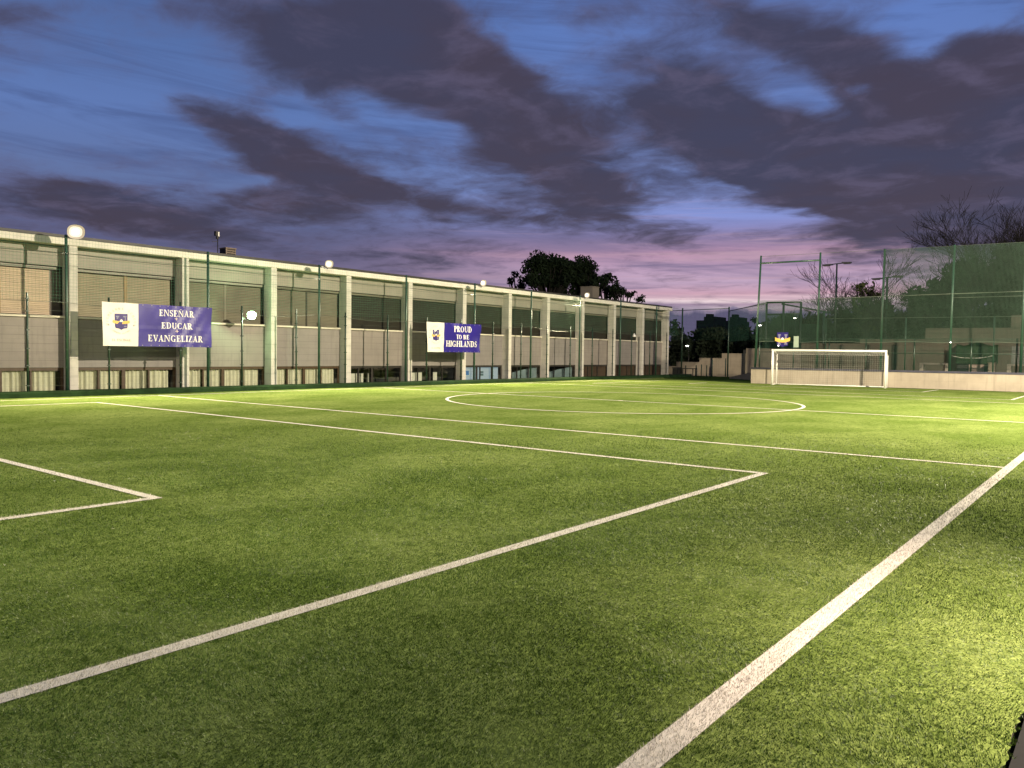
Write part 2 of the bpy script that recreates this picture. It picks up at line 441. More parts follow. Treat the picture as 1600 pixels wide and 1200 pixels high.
# streaky cirrus: greyer purple bands low down, darker blue bands higher up
band = nt.sstep(streak, 0.42, 0.66)
clear = nt.mix(nt.math("MULTIPLY", band, 0.60), clear, nt.mix(low, (.062, .095, .24), (.20, .165, .29)))
b2 = nt.sstep(streak2, 0.50, 0.66)
clear = nt.mix(nt.math("MULTIPLY", nt.math("MULTIPLY", b2, low), nt.math("MULTIPLY", near, 0.85)), clear, (.52, .34, .44))
b3 = nt.sstep(streak2, 0.44, 0.30)
clear = nt.mix(nt.math("MULTIPLY", nt.math("MULTIPLY", b3, low), 0.65), clear, (.13, .125, .24))
# body of the dark clouds
cn = nt.noise(wdeck, 1.3, 4, 0.55)
ccol = nt.mix(nt.sstep(cn, 0.35, 0.65), (.059, .048, .078), (.050, .052, .100))
ccol = nt.mix(nt.math("MULTIPLY", nt.sstep(nt.noise(wdeck, 4.2, 6, 0.6), 0.46, 0.72), 0.55), ccol, (.125, .108, .19))
vcol = nt.mix(low, (.105, .115, .235), (.155, .135, .245))
clear = nt.mix(nt.math("MULTIPLY", nt.math("MULTIPLY", veil, 0.55), nt.math("SUBTRACT", 1.0, nt.math("MULTIPLY", nt.math("MULTIPLY", low, near), 0.75))), clear, vcol)
col = nt.mix(nt.math("MULTIPLY", cloud, 0.97), clear, ccol)
# bank of grey blue cumulus lying on the horizon
hn = nt.noise(nt.comb(nt.math("MULTIPLY", az, 0.32), 0.0, 0.0), 1.0, 5, 0.55)
htop = nt.math("MULTIPLY_ADD", hn, 2.6, 1.95)
hz = nt.sstep(nt.math("SUBTRACT", htop, el), -0.03, 0.06)
hcol = nt.mix(nt.sstep(nt.math("SUBTRACT", htop, el), 0.0, 0.35), (.27, .23, .34), (.105, .105, .20))
col = nt.mix(hz, col, hcol)
sky = nt.n.new("ShaderNodeTexSky"); sky.sky_type = "NISHITA"; sky.sun_disc = False
sky.sun_elevation = R(-1.5); sky.sun_rotation = R(-22)
sk = nt.n.new("ShaderNodeMix"); sk.data_type = "RGBA"; sk.blend_type = "ADD"; sk.inputs[0].default_value = 0.012
nt.l.new(col, sk.inputs[6]); nt.l.new(sky.outputs[0], sk.inputs[7])
nt.l.new(sk.outputs[2], bg.inputs[0])
bg.inputs[1].default_value = 1.0
nt.l.new(bg.outputs[0], wo.inputs[0])
world.cycles.sampling_method = "MANUAL"
world.cycles.sample_map_resolution = 256


# ------------------------------------------------------------------- lights
def spot(name, loc, aim, watts, color, cone=150, blend=0.6, size=0.15):
    l = bpy.data.lights.new(name, "SPOT")
    l.energy = watts; l.color = color; l.spot_size = R(cone); l.spot_blend = blend; l.shadow_soft_size = size
    o = bpy.data.objects.new(name, l)
    COL.objects.link(o)
    o.location = loc
    o.rotation_euler = (Vector(aim) - Vector(loc)).to_track_quat("-Z", "Y").to_euler()
    return o


WARM = (1.0, 0.88, 0.65)
spot("mast_floodlight", (9.0, 28.0, 13.0), (-18, 34, 0.0), 95000, WARM, 178, 0.72, 0.25)
spot("mast_floodlight", (4.0, -4.0, 9.0), (-5, 3, 0.0), 1550, (0.92, 0.93, 0.66), 105, 0.8, 0.25)
spot("mast_floodlight", (4.0, -4.4, 9.0), (-18, 14.5, 0.0), 13500, (1.0, 0.90, 0.64), 54, 0.9, 0.25)  # extra unseen head, added to brighten the mid-left field
spot("path_floodlight", (2.0, 5.2, 4.0), (0.75, 5.2, 0), 4700, (1.0, 0.80, 0.66), 80, 1.0, 0.15)


# -------------------------------------------------------- ground and pitch
def structure(o): return tag(o, kind="structure")


g = MB(); g.poly([(-900, -400, -0.12), (900, -400, -0.12), (900, 1200, -0.12), (-900, 1200, -0.12)])
structure(g.build("ground", M["earth"]))

XE = -0.362                 # near edge of the turf
WK = 0.0988                 # the end wall is turned by a few degrees


def wall_y(x): return 46.72 + WK * (x + 18.5)


def turf_mat(name, base, dark, light):
    m = bpy.data.materials.new(name); m.use_nodes = True
    t = NT(m.node_tree); b = m.node_tree.nodes["Principled BSDF"]
    c = t.coords()
    s = t.sep(c)
    big = t.noise(t.comb(t.math("MULTIPLY", s[0], 0.55), t.math("MULTIPLY", s[1], 0.38)), 1.0, 5, 0.62, 0.4)
    mid = t.noise(c, 3.2, 4, 0.6)
    fin = t.noise(c, 38.0, 3, 0.65)
    col = t.mix(t.sstep(big, 0.33, 0.68), dark, light)
    col = t.mix(t.math("MULTIPLY", t.sstep(mid, 0.35, 0.7), 0.5), col, base)
    ru = t.noise(t.comb(t.math("MULTIPLY", s[0], 9.0), t.math("MULTIPLY", s[1], 9.0), 2.0), 1.0, 5, 0.7, 0.6)
    col = t.mix(t.sstep(ru, 0.50, 0.36, 0, 0.75), col, tuple(v * 0.62 for v in dark))
    col = t.mix(t.sstep(ru, 0.54, 0.70, 0, 0.6), col, tuple(v * 1.35 for v in light))
    col = t.mix(t.math("MULTIPLY", t.sstep(fin, 0.5, 0.78), 0.55), col, tuple(min(1, v * 2.0) for v in light))
    col = t.mix(t.math("MULTIPLY", t.sstep(fin, 0.48, 0.28), 0.6), col, tuple(v * 0.42 for v in dark))
    t.l.new(col, b.inputs["Base Color"])
    b.inputs["Roughness"].default_value = 0.75
    b.inputs["Specular IOR Level"].default_value = 0.0
    h = t.math("ADD", t.math("MULTIPLY", fin, 0.6), t.math("MULTIPLY", mid, 1.0))
    t.l.new(t.bump(h, 0.40, 0.05), b.inputs["Normal"])
    return m


M["turf"] = turf_mat("artificial turf", (0.134, 0.182, 0.042), (0.082, 0.126, 0.022), (0.186, 0.232, 0.066))
M["turf_dark"] = turf_mat("dark surround turf", (0.030, 0.055, 0.012), (0.020, 0.040, 0.009), (0.040, 0.068, 0.018))
M["line"] = mat("white turf line", (0.64, 0.59, 0.50), 0.8, 0.10, 2.0, spec=0.15, fine=0.35, bump=0.4)

g = MB()
nx, ny = 40, 80
edge = [(XE + random.uniform(-.014, .006), 1.5 + .03 * k, 0) for k in range(300)]
g.poly([(-27.45, -14, 0), (XE, -14, 0)] + edge + [(XE, 47.4, 0), (-18.6, 46.3, 0), (-26.0, 50.0, 0), (-27.45, 52.5, 0)])
structure(g.build("pitch", M["turf"]))
g = MB(); g.poly([(-29.5, -14, -0.004), (-2, -14, -0.004), (-2, 47.6, -0.004), (-17.0, 47.6, -0.004), (-17.0, 60.2, -0.004), (-29.5, 60.2, -0.004)])
structure(g.build("pitch_surround", M["turf_dark"]))
g = MB().box(XE, XE + 0.085, -14, 60, -0.1, -0.06)  # near-black strip lying low between turf edge and pavement
structure(g.build("edge_gap", M["edge_dark"]))
g = MB().box(XE + 0.085, 30, -14, 60, -0.1, -0.02)
structure(g.build("pavement", M["paving"], bevel=0.01))
g = MB().box(-29.9, -28.0, -14, 57.2, -0.1, 0.02)
structure(g.build("path", M["paving"]))

# ---- line markings (measured on the ground, metres)
LW = 0.11
XN, XP, XG, XPF, XT = -1.467, -3.997, -8.221, -24.035, -26.473
YG0, YGA, YP, YO, YH = 0.9, 4.226, 10.62, 13.734, 24.07
YO2, YP2, YGA2, YG1 = 34.60, 37.62, 42.47, 46.0
CX, CR = -14.246, 6.06
RECTS = {   # name -> rectangles x0,x1,y0,y1
    "touchline_marking": [(XN - .065, XN + .065, -14, 47.0), (XT - LW / 2, XT + LW / 2, -14, 49)],
    "goal_line_marking": [(XT, XN - .07, YG0 - .05, YG0 + .05)],
    "penalty_area_marking": [(XP - LW / 2, XP + LW / 2, YG0 + .055, YP + LW / 2), (XPF - LW / 2, XP - LW / 2, YP - LW / 2, YP + LW / 2), (XPF - LW / 2, XPF + LW / 2, YG0 + .055, YP - LW / 2),
                             (XP - LW / 2, XP + LW / 2, YP2 - LW / 2, 46.8), (XPF + LW / 2, XP - LW / 2, YP2 - LW / 2, YP2 + LW / 2), (XPF - LW / 2, XPF + LW / 2, YP2 - LW / 2, 45.5)],
    "goal_area_marking": [(XG - LW / 2, XG + LW / 2, YG0 + .055, YGA + LW / 2), (XG - 12.3, XG - LW / 2, YGA - LW / 2, YGA + LW / 2), (XG - 12.3 - LW, XG - 12.3, YG0 + .055, YGA + LW / 2),
                          (XG - LW / 2, XG + LW / 2, YGA2 - LW / 2, 46.4), (XG - 12.3, XG - LW / 2, YGA2 - LW / 2, YGA2 + LW / 2), (XG - 12.3 - LW, XG - 12.3, YGA2 - LW / 2, 45.0)],
    "offside_line_marking": [(XT + .06, XN - .07, YO - LW / 2, YO + LW / 2), (XT + .06, XN - .07, YO2 - LW / 2, YO2 + LW / 2)],
    "halfway_line_marking": [(XT + .06, XN - .07, YH - LW / 2, YH + LW / 2)],
}
for name, rs in RECTS.items():
    g = MB()
    for (a, b, c, e) in rs:
        g.poly([(a, c, .006), (b, c, .006), (b, e, .006), (a, e, .006)])
    structure(g.build(name, M["line"]))
g = MB()
N = 120
for k in range(N):
    a0, a1 = 2 * math.pi * k / N, 2 * math.pi * (k + 1) / N
    p = lambda rr, a: (CX + rr * math.cos(a), YH + rr * math.sin(a), .010)
    g.poly([p(CR - LW / 2, a0), p(CR + LW / 2, a0), p(CR + LW / 2, a1), p(CR - LW / 2, a1)])
for k in range(16):
    a0, a1 = 2 * math.pi * k / 16, 2 * math.pi * (k + 1) / 16
    g.poly([(CX, YH, .010), (CX + .11 * math.cos(a0), YH + .11 * math.sin(a0), .010), (CX + .11 * math.cos(a1), YH + .11 * math.sin(a1), .010)])
structure(g.build("centre_circle_marking", M["line"]))


# ---- the turf fibres themselves, thinning out with distance
def fibre_mat(name, dark, light, tip):
    m = bpy.data.materials.new(name); m.use_nodes = True
    t = NT(m.node_tree); b = m.node_tree.nodes["Principled BSDF"]
    geo = t.n.new("ShaderNodeNewGeometry")
    col = t.ramp(geo.outputs["Random Per Island"], [(0, dark), (0.55, light), (0.93, light), (1, tip)])
    c = t.coords()
    s = t.sep(c)
    big = t.noise(t.comb(t.math("MULTIPLY", s[0], 0.55), t.math("MULTIPLY", s[1], 0.38)), 1.0, 5, 0.62, 0.4)
    col = t.mix(t.sstep(big, 0.60, 0.38, 0, 0.75), col, dark)
    worn = t.noise(t.comb(t.math("MULTIPLY", s[0], 0.9), t.math("MULTIPLY", s[1], 1.5), 7.0), 1.0, 6, 0.65, 0.8)
    col = t.mix(t.sstep(worn, 0.50, 0.68, 0, 0.55), col, tip)
    t.l.new(col, b.inputs["Base Color"])
    b.inputs["Roughness"].default_value = 0.42
    b.inputs["Specular IOR Level"].default_value = 0.2
    return m


M["fibre"] = fibre_mat("turf fibre", (0.018, 0.044, 0.003), (0.082, 0.144, 0.015), (0.26, 0.31, 0.10))
M["fibre_white"] = fibre_mat("white turf fibre", (0.38, 0.34, 0.28), (0.62, 0.57, 0.49), (0.8, 0.76, 0.68))


def value_noise(x, y, seed, cell):
    r = np.random.default_rng(seed)
    G = r.random((256, 256))
    u, v = x / cell + 1000, y / cell + 1000
    i, j = np.floor(u).astype(int), np.floor(v).astype(int)
    a, b = u - i, v - j
    a, b = a * a * (3 - 2 * a), b * b * (3 - 2 * b)
    q = lambda di, dj: G[(i + di) % 256, (j + dj) % 256]
    return (q(0, 0) * (1 - a) + q(1, 0) * a) * (1 - b) + (q(0, 1) * (1 - a) + q(1, 1) * a) * b


def fibres():
    RN, R1, RMAX, D0 = 2.3, 3.6, 22.0, 17000.0
    half = R(41.0)
    rr = np.linspace(RN, RMAX, 2000)
    dens = np.where(rr < R1, D0, D0 * (R1 / rr) ** 1.35 * np.clip(1.2 - rr / 16.0, 0.012, 1.0))
    pdf = rr * dens
    cum = np.concatenate([[0], np.cumsum((pdf[1:] + pdf[:-1]) / 2 * np.diff(rr))])
    n = int(cum[-1] * 2 * half)
    r = np.interp(RNG.random(n) * cum[-1], cum, rr)
    a = YAW + (RNG.random(n) * 2 - 1) * half
    x, y = -np.sin(a) * r, np.cos(a) * r
    k = (x < XE + 0.016 * np.sin(y * 7.0) * np.sin(y * 2.3) + 0.014 * np.sin(y * 41.0)) & (x > -27.4)
    x, y, r = x[k], y[k], r[k]
    white = np.zeros(len(x), bool)
    jx = x + (RNG.random(len(x)) - .5) * .014
    jy = y + (RNG.random(len(x)) - .5) * .014
    for rs in RECTS.values():
        for (a0, b0, c0, e0) in rs:
            white |= (jx > a0) & (jx < b0) & (jy > c0) & (jy < e0)
    gr = np.maximum(1.0, (r / R1)) ** 0.62
    n = len(x)
    # brushed patches: neighbouring fibres lean the same way
    lean_dir = 2 * math.pi * (value_noise(x, y, 3, 1.9) * 1.1 + value_noise(x, y, 4, 0.45) * 0.5) + RNG.normal(0, 1.3, n)
    lean = 0.5 + 0.75 * value_noise(x, y, 5, 1.2) + RNG.normal(0, 0.22, n)
    L = (0.009 + 0.008 * RNG.random(n)) * gr ** 0.45
    W = (0.0028 + 0.0016 * RNG.random(n)) * gr ** 0.8
    sl, cl = np.sin(lean), np.cos(np.clip(lean, -1.45, 1.45))
    tx, ty, tz = np.cos(lean_dir) * sl * L, np.sin(lean_dir) * sl * L, np.abs(cl) * L + 0.002
    fa = RNG.random(n) * math.pi
    wx, wy = np.cos(fa) * W / 2, np.sin(fa) * W / 2
    for sel, name, mm in ((~white, "grass", M["fibre"]), (white, "line_fibre_marking", M["fibre_white"])):
        m = int(sel.sum())
        P = np.empty((m, 3, 3), np.float32)
        P[:, 0] = np.stack([x[sel] - wx[sel], y[sel] - wy[sel], np.zeros(m)], 1)
        P[:, 1] = np.stack([x[sel] + wx[sel], y[sel] + wy[sel], np.zeros(m)], 1)
        P[:, 2] = np.stack([x[sel] + tx[sel], y[sel] + ty[sel], tz[sel] + (0.008 if name != "grass" else 0)], 1)
        me = bpy.data.meshes.new(name)
        me.vertices.add(m * 3); me.vertices.foreach_set("co", P.ravel())
        me.loops.add(m * 3); me.loops.foreach_set("vertex_index", np.arange(m * 3, dtype=np.int32))
        me.polygons.add(m); me.polygons.foreach_set("loop_start", np.arange(0, m * 3, 3, dtype=np.int32))
        me.materials.append(mm)
        me.update(calc_edges=True)
        o = bpy.data.objects.new(name, me); COL.objects.link(o)
        tag(o, kind="stuff" if name == "grass" else "structure")
        print(name, m)


fibres()


# ------------------------------------------------------- kerb by the facade
def kerb_top(y): return 0.17
g = MB()
ys = np.arange(-14, 57.01, 0.5)
def kx(y): return -27.72 + 0.012 * max(0, y - 20) + 0.03 * mnoise.noise(Vector((y * .7, 1, 0)))
for y0, y1 in zip(ys[:-1], ys[1:]):
    pr = [(kx, -0.02), (lambda q: kx(q) - .05, .13), (lambda q: kx(q) - .18, .18), (lambda q: -28.3, .18), (lambda q: -28.32, -.02)]
    for (fa, za), (fb, zb) in zip(pr[:-1], pr[1:]):
        ja = lambda q, z: z + (0.012 * mnoise.noise(Vector((q * 1.9, z * 7, 3))) if z > 0 else 0)
        g.poly([(fa(y0), y0, ja(y0, za)), (fa(y1), y1, ja(y1, za)), (fb(y1), y1, ja(y1, zb)), (fb(y0), y0, ja(y0, zb))], 0, True)
structure(g.build("kerb", M["kerb_green"]))

# ---------------------------------------------------------- school building
XF, XPAN, XSH = -29.2, -29.66, -29.78         # column fronts, cladding face, shutter face
COLS = [-0.25, 3.85, 7.93, 11.99, 16.13, 20.15, 24.25, 28.26, 32.39, 36.42, 40.28, 44.23, 48.30, 52.41, 56.40]
YEND = 57.1
school = empty("school_building", (XF, 28.0, 0), "long two storey school building of pale concrete columns and grey cladding", "building")
g = MB()
g.box(-46, -31.4, -3, YEND - .3, 0, 5.30)
g.build("wall", M["interior"], school)
g = MB()
g.box(-46, XPAN - .12, YEND - .42, YEND, 0, 5.13)                       # gable end
g.box(XPAN - .12, XPAN + .25, COLS[-1] + .30, YEND, 0, 5.13)
g.build("end_wall", M["wall_body"], school)
g = MB().box(-46, XF - .02, -3, YEND + .05, 5.41, 5.50)
g.box(-46, XPAN - .10, -3, YEND - .45, 5.06, 5.40)
g.build("roof", M["flashing"], school)
g = MB()
g.box(XF - .55, XF + .03, -3, YEND + .02, 5.155, 5.40)
g.build("fascia", M["fascia"], school, bevel=.012)

for i, y in enumerate(COLS):
    w = 0.29
    g = MB().box(XF - .55, XF, y, y + w, 0, 5.15)
    g.build("column", M["concrete_col"], school, bevel=.012)


def slats(g, y0, y1, z0, z1, x, pitch, depth, mi=0):
    n = max(1, int(round((z1 - z0) / pitch)))
    h = (z1 - z0) / n
    for k in range(n):
        a = z0 + k * h
        g.poly([(x + depth, y0, a), (x + depth, y1, a), (x, y1, a + h * .82), (x, y0, a + h * .82)], mi)
        g.poly([(x, y0, a + h * .82), (x, y1, a + h * .82), (x + depth, y1, a + h), (x + depth, y0, a + h)], mi)


def curtain(g, y0, y1, z0, z1, x, seed):
    r = random.Random(seed)
    n = int((y1 - y0) / 0.022)
    ph = r.random() * 6
    pts = []
    for k in range(n + 1):
        y = y0 + (y1 - y0) * k / n
        pts.append((x + 0.035 * math.sin(y * 42 + ph + 1.6 * math.sin(y * 5.3 + ph)) + 0.02 * math.sin(y * 17 + ph), y))
    for (xa, ya), (xb, yb) in zip(pts[:-1], pts[1:]):
        g.poly([(xa, ya, z0), (xb, yb, z0), (xb, yb, z1), (xa, ya, z1)], 0, True)


ZS0, ZS1 = 2.72, 4.29            # upper window
for i in range(len(COLS) - 1):
    ya, yb = COLS[i] + .29, COLS[i + 1]
    bay = i - 3                  # bay 0 runs between the two columns either side of the first banner
    # cladding between columns
    g = MB().box(XPAN - .10, XPAN, ya, yb, .91, 2.63)
    g.build("lower_panel", M[("cladding", "cladding_b", "cladding_c")[(i * 7 + i // 3) % 3]], school)
    g = MB().box(XPAN - .10, XPAN, ya, yb, 4.44, 4.795); g.box(XPAN - .10, XPAN - .012, ya, yb, 4.797, 4.812); g.box(XPAN - .10, XPAN, ya, yb, 4.814, 5.12)
    g.build("upper_panel", M["spandrel"], school)
    g = MB().box(XPAN - .12, XPAN + .08, ya, yb, 2.64, 2.715)
    g.build("window_sill", M["sill"], school)
    # ---- upper window with its shutter
    gap = {-1: .42, 0: .20, 1: .16}.get(bay, .10) if bay >= -1 else .42
    wtop = MB()
    wtop.box(XSH - .10, XSH - .04, ya, yb, 4.41, 4.435)
    wtop.box(XSH - .10, XSH - .04, ya, yb, 4.285, 4.31)
    wtop.box(XSH - .14, XSH - .06, ya, ya + .04, ZS0, ZS1); wtop.box(XSH - .14, XSH - .06, yb - .04, yb, ZS0, ZS1)
    win = wtop.build("upper_window", M["frame_dark"], school)
    g = MB().box(XSH - .16, XSH + .07, ya + .002, yb - gap * .4, 4.315, 4.405)
    g.build("shutter_box", M["spandrel"] if bay < 2 else M["shutter_olive"], win)
    g = MB().poly([(XSH - .12, ya + .041, ZS0), (XSH - .12, yb - .041, ZS0), (XSH - .12, yb - .041, ZS1), (XSH - .12, ya + .041, ZS1)])
    g.build("pane", M["interior"], win)
    g = MB()
    mid = (ya + yb - gap) / 2 + .1
    if bay <= 0:
        slats(g, ya + .045, mid - .06, ZS0 + .02, ZS1 - .01, XSH, .062, .028)
        slats(g, mid + .06, yb - gap, ZS0 + .02, ZS1 - .01, XSH, .062, .028)
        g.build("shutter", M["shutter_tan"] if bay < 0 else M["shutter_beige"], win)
        q = MB().box(XSH - .02, XSH + .045, mid - .055, mid + .055, ZS0, ZS1)
        q.build("guide_rail", M["rail_ochre"], win)
    else:
        slats(g, ya + .045, yb - gap, ZS0 + .015, ZS1 - .01, XSH, .065, .022)
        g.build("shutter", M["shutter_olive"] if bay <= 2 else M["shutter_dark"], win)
        if bay <= 2:
            q = MB().box(XSH - .02, XSH + .03, mid - .04, mid + .04, ZS0, ZS1)
            q.build("guide_rail", M["shutter_olive"] if bay < 2 else M["shutter_dark"], win)
    if gap > .12:
        q = MB().box(XSH - .10, XSH - .04, yb - gap + .01, yb - gap + .06, ZS0, ZS1)
        q.build("guide_rail", M["frame_brown"], win)
    # ---- ground floor window
    fm = M["frame_brown"] if bay <= 2 else M["frame_dark"]
    fr = MB()
    fr.box(XPAN - .10, XPAN - .03, ya, yb, .80, .905)
    fr.box(XPAN - .10, XPAN - .04, ya, yb, .0, .05)
    span = yb - ya
    mull = []
    if bay <= 4:
        fr.box(XPAN - .10, XPAN - .03, yb - .10, yb, .05, .80)
        for f, w in ((.235, .055), (.47, .13), (.72, .055)):
            c = ya + span * f
            fr.box(XPAN - .10, XPAN - .03, c - w / 2, c + w / 2, .05, .80); mull.append((c - w / 2, c + w / 2))
    elif bay == 5:
        fr.box(XPAN - .10, XPAN - .03, yb - .10, yb, .05, .80)
        for f, w in ((.10, .07), (.40, .10), (.48, .05), (.76, .07)):
            c = ya + span * f; fr.box(XPAN - .10, XPAN - .03, c - w / 2, c + w / 2, .05, .80)
    else:
        fr.box(XPAN - .10, XPAN - .03, yb - .10, yb, .05, .80)
        for f in (.34, .66):
            c = ya + span * f; fr.box(XPAN - .10, XPAN - .03, c - .03, c + .03, .05, .80)
    lw = fr.build("lower_window", fm, school)
    if bay <= 7:
        g = MB().poly([(XPAN - .07, ya, .05), (XPAN - .07, yb - .1, .05), (XPAN - .07, yb - .1, .80), (XPAN - .07, ya, .80)])
        g.build("pane", M["glass"], lw)
    if bay <= 2:
        e = [ya] + [v for mm in mull for v in mm] + [yb - .10]
        for k in range(4):
            g = MB(); curtain(g, e[2 * k] + .01, e[2 * k + 1] - (.0 if k < 3 else .12), .02, .80, XPAN - .19, i * 10 + k)
            g.build("curtain", M["curtain"], lw)
    elif bay in (3, 4):
        for a, b in (((.0, .10), (.13, .22), (.235, .255), (.29, .36), (.44, .46)) if bay == 3 else ((.0, .09), (.16, .36), (.46, .50), (.58, .66))):
            MB().box(XPAN - .24, XPAN - .21, ya + span * a, ya + span * b, .02, .54).build("partition", M["board_pale"], lw)
        g = MB().box(XPAN - 1.1, XPAN - .6, ya + span * (.5 if bay == 3 else .68), ya + span * .88, .0, .28)
        g.build("cabinet", M["dark_box"], lw)
    elif bay == 5:
        g = MB().box(XPAN - .26, XPAN - .24, ya, yb - .1, .02, .80)
        g.build("lit_blind", M["lit_room"], lw)
        for f, c, z0, z1 in ((.24, "poster_blue", .36, .60), (.58, "poster_grey", .30, .42), (.58, "poster_grey", .45, .57)):
            q = MB().box(XPAN - .235, XPAN - .225, ya + span * f - .13, ya + span * f + .13, z0, z1)
            q.build("poster", M[c], lw)
    elif bay in (6, 7):
        g = MB(); y1 = yb - .1
        g.poly([(XPAN - .24, ya, .02), (XPAN - .24, y1, .02), (XPAN - .24, y1, .78), (XPAN - .24, ya + span * .55, .62), (XPAN - .24, ya, .30)])
        g.build("blind", M["curtain_grey"], lw)
    else:
        g = MB(); slats(g, ya + .01, yb - .11, .05, .80, XPAN - .09, .05, .012)
        g.build("shutter", M["shutter_brown"], lw)

# roof furniture
v = empty("rooftop_ventilator", (-36, 22.6, 5.5), "brown louvred ventilator box standing on the school roof", "ventilator")
g = MB().box(-36.55, -36, 22.20, 22.76, 5.50, 6.70); g.box(-36.58, -35.97, 22.17, 22.79, 6.702, 6.74)
g.build("casing", M["vent_brown"], v)
for k in range(4):
    q = MB().box(-35.998, -35.985, 22.27, 22.72, 6.30 + k * .11, 6.345 + k * .11)
    q.build("louvre", M["vent_dark"], v)
q = MB().box(-36.53, -36.01, 22.182, 22.198, 5.55, 6.68)
q.build("side_panel", M["vent_dark"], v)
v = empty("antenna_mast", (-36, 21.75, 5.5), "thin mast with a small weather sensor standing on the school roof", "mast")
MB().tube([(-36, 21.75, 5.5), (-36, 21.75, 7.1)], .022, 6).build("pole", M["frame_dark"], v)
MB().bar((-36, 21.45, 6.93), (-36, 21.76, 6.96), .02).build("arm", M["frame_dark"], v)
MB().box(-36.05, -35.95, 21.68, 21.78, 7.10, 7.22).box(-36.08, -35.92, 21.60, 21.72, 7.24, 7.46).build("sensor", M["frame_dark"], v)
MB().box(-36.06, -35.94, 21.74, 21.81, 7.221, 7.44).build("sensor_cover", M["white_paint"], v)
v = empty("chimney", (-36.5, 56.6, 5.5), "square rendered chimney on the far end of the school roof", "chimney")
MB().box(-37.2, -36, 56.05, 57.05, 5.5, 7.28).build("stack", M["chimney"], v)
MB().box(-37.24, -35.96, 56.01, 57.09, 7.282, 7.34).build("cap", M["chimney"], v)
sh = empty("wall_mounted_projector", (-29.0, 50.9, 3.2), "small white hooded lamp unit fixed beside a far window of the school", "wall lamp")
MB().bar((-29.3, 51.4, 3.25), (-29.05, 50.95, 3.16), .05).build("arm", M["frame_dark"], sh)
MB().tube([(-29.05, 50.95, 3.2), (-29.05, 50.95, 3.05), (-29.05, 50.95, 2.95)], [.05, .12, .14], 8).build("hood", M["white_paint"], sh)

# ------------------------------------------------------------ low mesh fence
XFN = -28.05
fence = empty("mesh_fence", (XFN, 28, .17), "low green wire mesh fence on thin posts along the school building", "fence")
PY = [4.98, 7.62, 10.24, 12.81, 15.42, 18.0, 20.59, 23.24, 25.79, 28.42, 31.0, 33.6, 36.15, 38.7, 41.2, 43.75, 46.3, 48.85, 51.5, 54.1]
for y in PY:
    g = MB().tube([(XFN, y, .15), (XFN, y, 3.36)], .034, 8)
    for z in (.35, 1.0, 1.55, 2.15, 2.75, 3.15): g.box(XFN - .045, XFN + .045, y - .05, y + .05, z, z + .035)
    g.build("post", M["green_post"], fence)
g = MB()
for z in (.35, .62, .95, 1.25, 1.55, 1.88, 2.2, 2.5, 2.82, 3.12, 3.33): g.bar((XFN, 2, z), (XFN, 56.5, z), .003)
g.build("wire_mesh", M["wire"], fence)

# ----------------------------------------------------------- tall ball net
ballnet = empty("ball_stop_net", (XFN, 28, .17), "tall green ball stop net on high poles in front of the school building", "net")
POLES = [6.25, 11.47, 16.59, 21.85, 27.07, 32.15, 37.2, 42.37, 47.43, 52.61]
for y in POLES:
    g = MB().tube([(XFN - .09, y, .15), (XFN - .09, y, 3.0), (XFN - .09, y, 5.36)], [.055, .05, .045], 10)
    g.build("pole", M["green_pole"], ballnet)


def net_low(y):
    k = min(range(len(POLES) - 1), key=lambda q: abs((POLES[q] + POLES[q + 1]) / 2 - y))
    t = (y - POLES[k]) / (POLES[k + 1] - POLES[k])
    return 3.16 - .10 * 4 * max(0, min(1, t)) * (1 - max(0, min(1, t))) + .05 * math.sin(y * .9)


def net_x(y, z): return XFN - .03 + .05 * math.sin(y * 1.2) * math.sin((z - 3.1) * 1.5) - .02 * math.sin(y * 3.1 + z)


g = MB()
YA, YB = 6.3, 56.2
for k, y in enumerate(np.arange(YA, YB, .105)):
    zs = [net_low(y), 3.7, 4.3, 4.8, 5.24]
    for a, b in zip(zs[:-1], zs[1:]):
        xa, xb = net_x(y, a), net_x(y, b)
        g.poly([(xa, y - .0023, a), (xa, y + .0023, a), (xb, y + .0023, b), (xb, y - .0023, b)])
for z in np.arange(3.26, 5.24, .105):
    yy = np.arange(YA, YB + .01, .7)
    for a, b in zip(yy[:-1], yy[1:]):
        xa, xb = net_x(a, z) + .002, net_x(b, z) + .002
        za, zb = z + .015 * math.sin(a), z + .015 * math.sin(b)
        g.poly([(xa, a, za - .0023), (xb, b, zb - .0023), (xb, b, zb + .0023), (xa, a, za + .0023)])
g.build("net", M["net_green"], ballnet)
yy = np.arange(YA, YB + .01, .7)
MB().tube([(net_x(a, 3.1), a, net_low(a)) for a in yy], .007, 4).build("border_rope", M["wire"], ballnet)
MB().tube([(XFN - .03, a, 5.25) for a in yy], .008, 4).build("border_rope", M["wire"], ballnet)


MB().tube([(XFN + .02, a, 4.74 - .05 * math.sin(math.pi * ((a - POLES[0]) / 5.26 % 1.0))) for a in yy], .009, 4).build("support_cable", M["green_post"], ballnet)


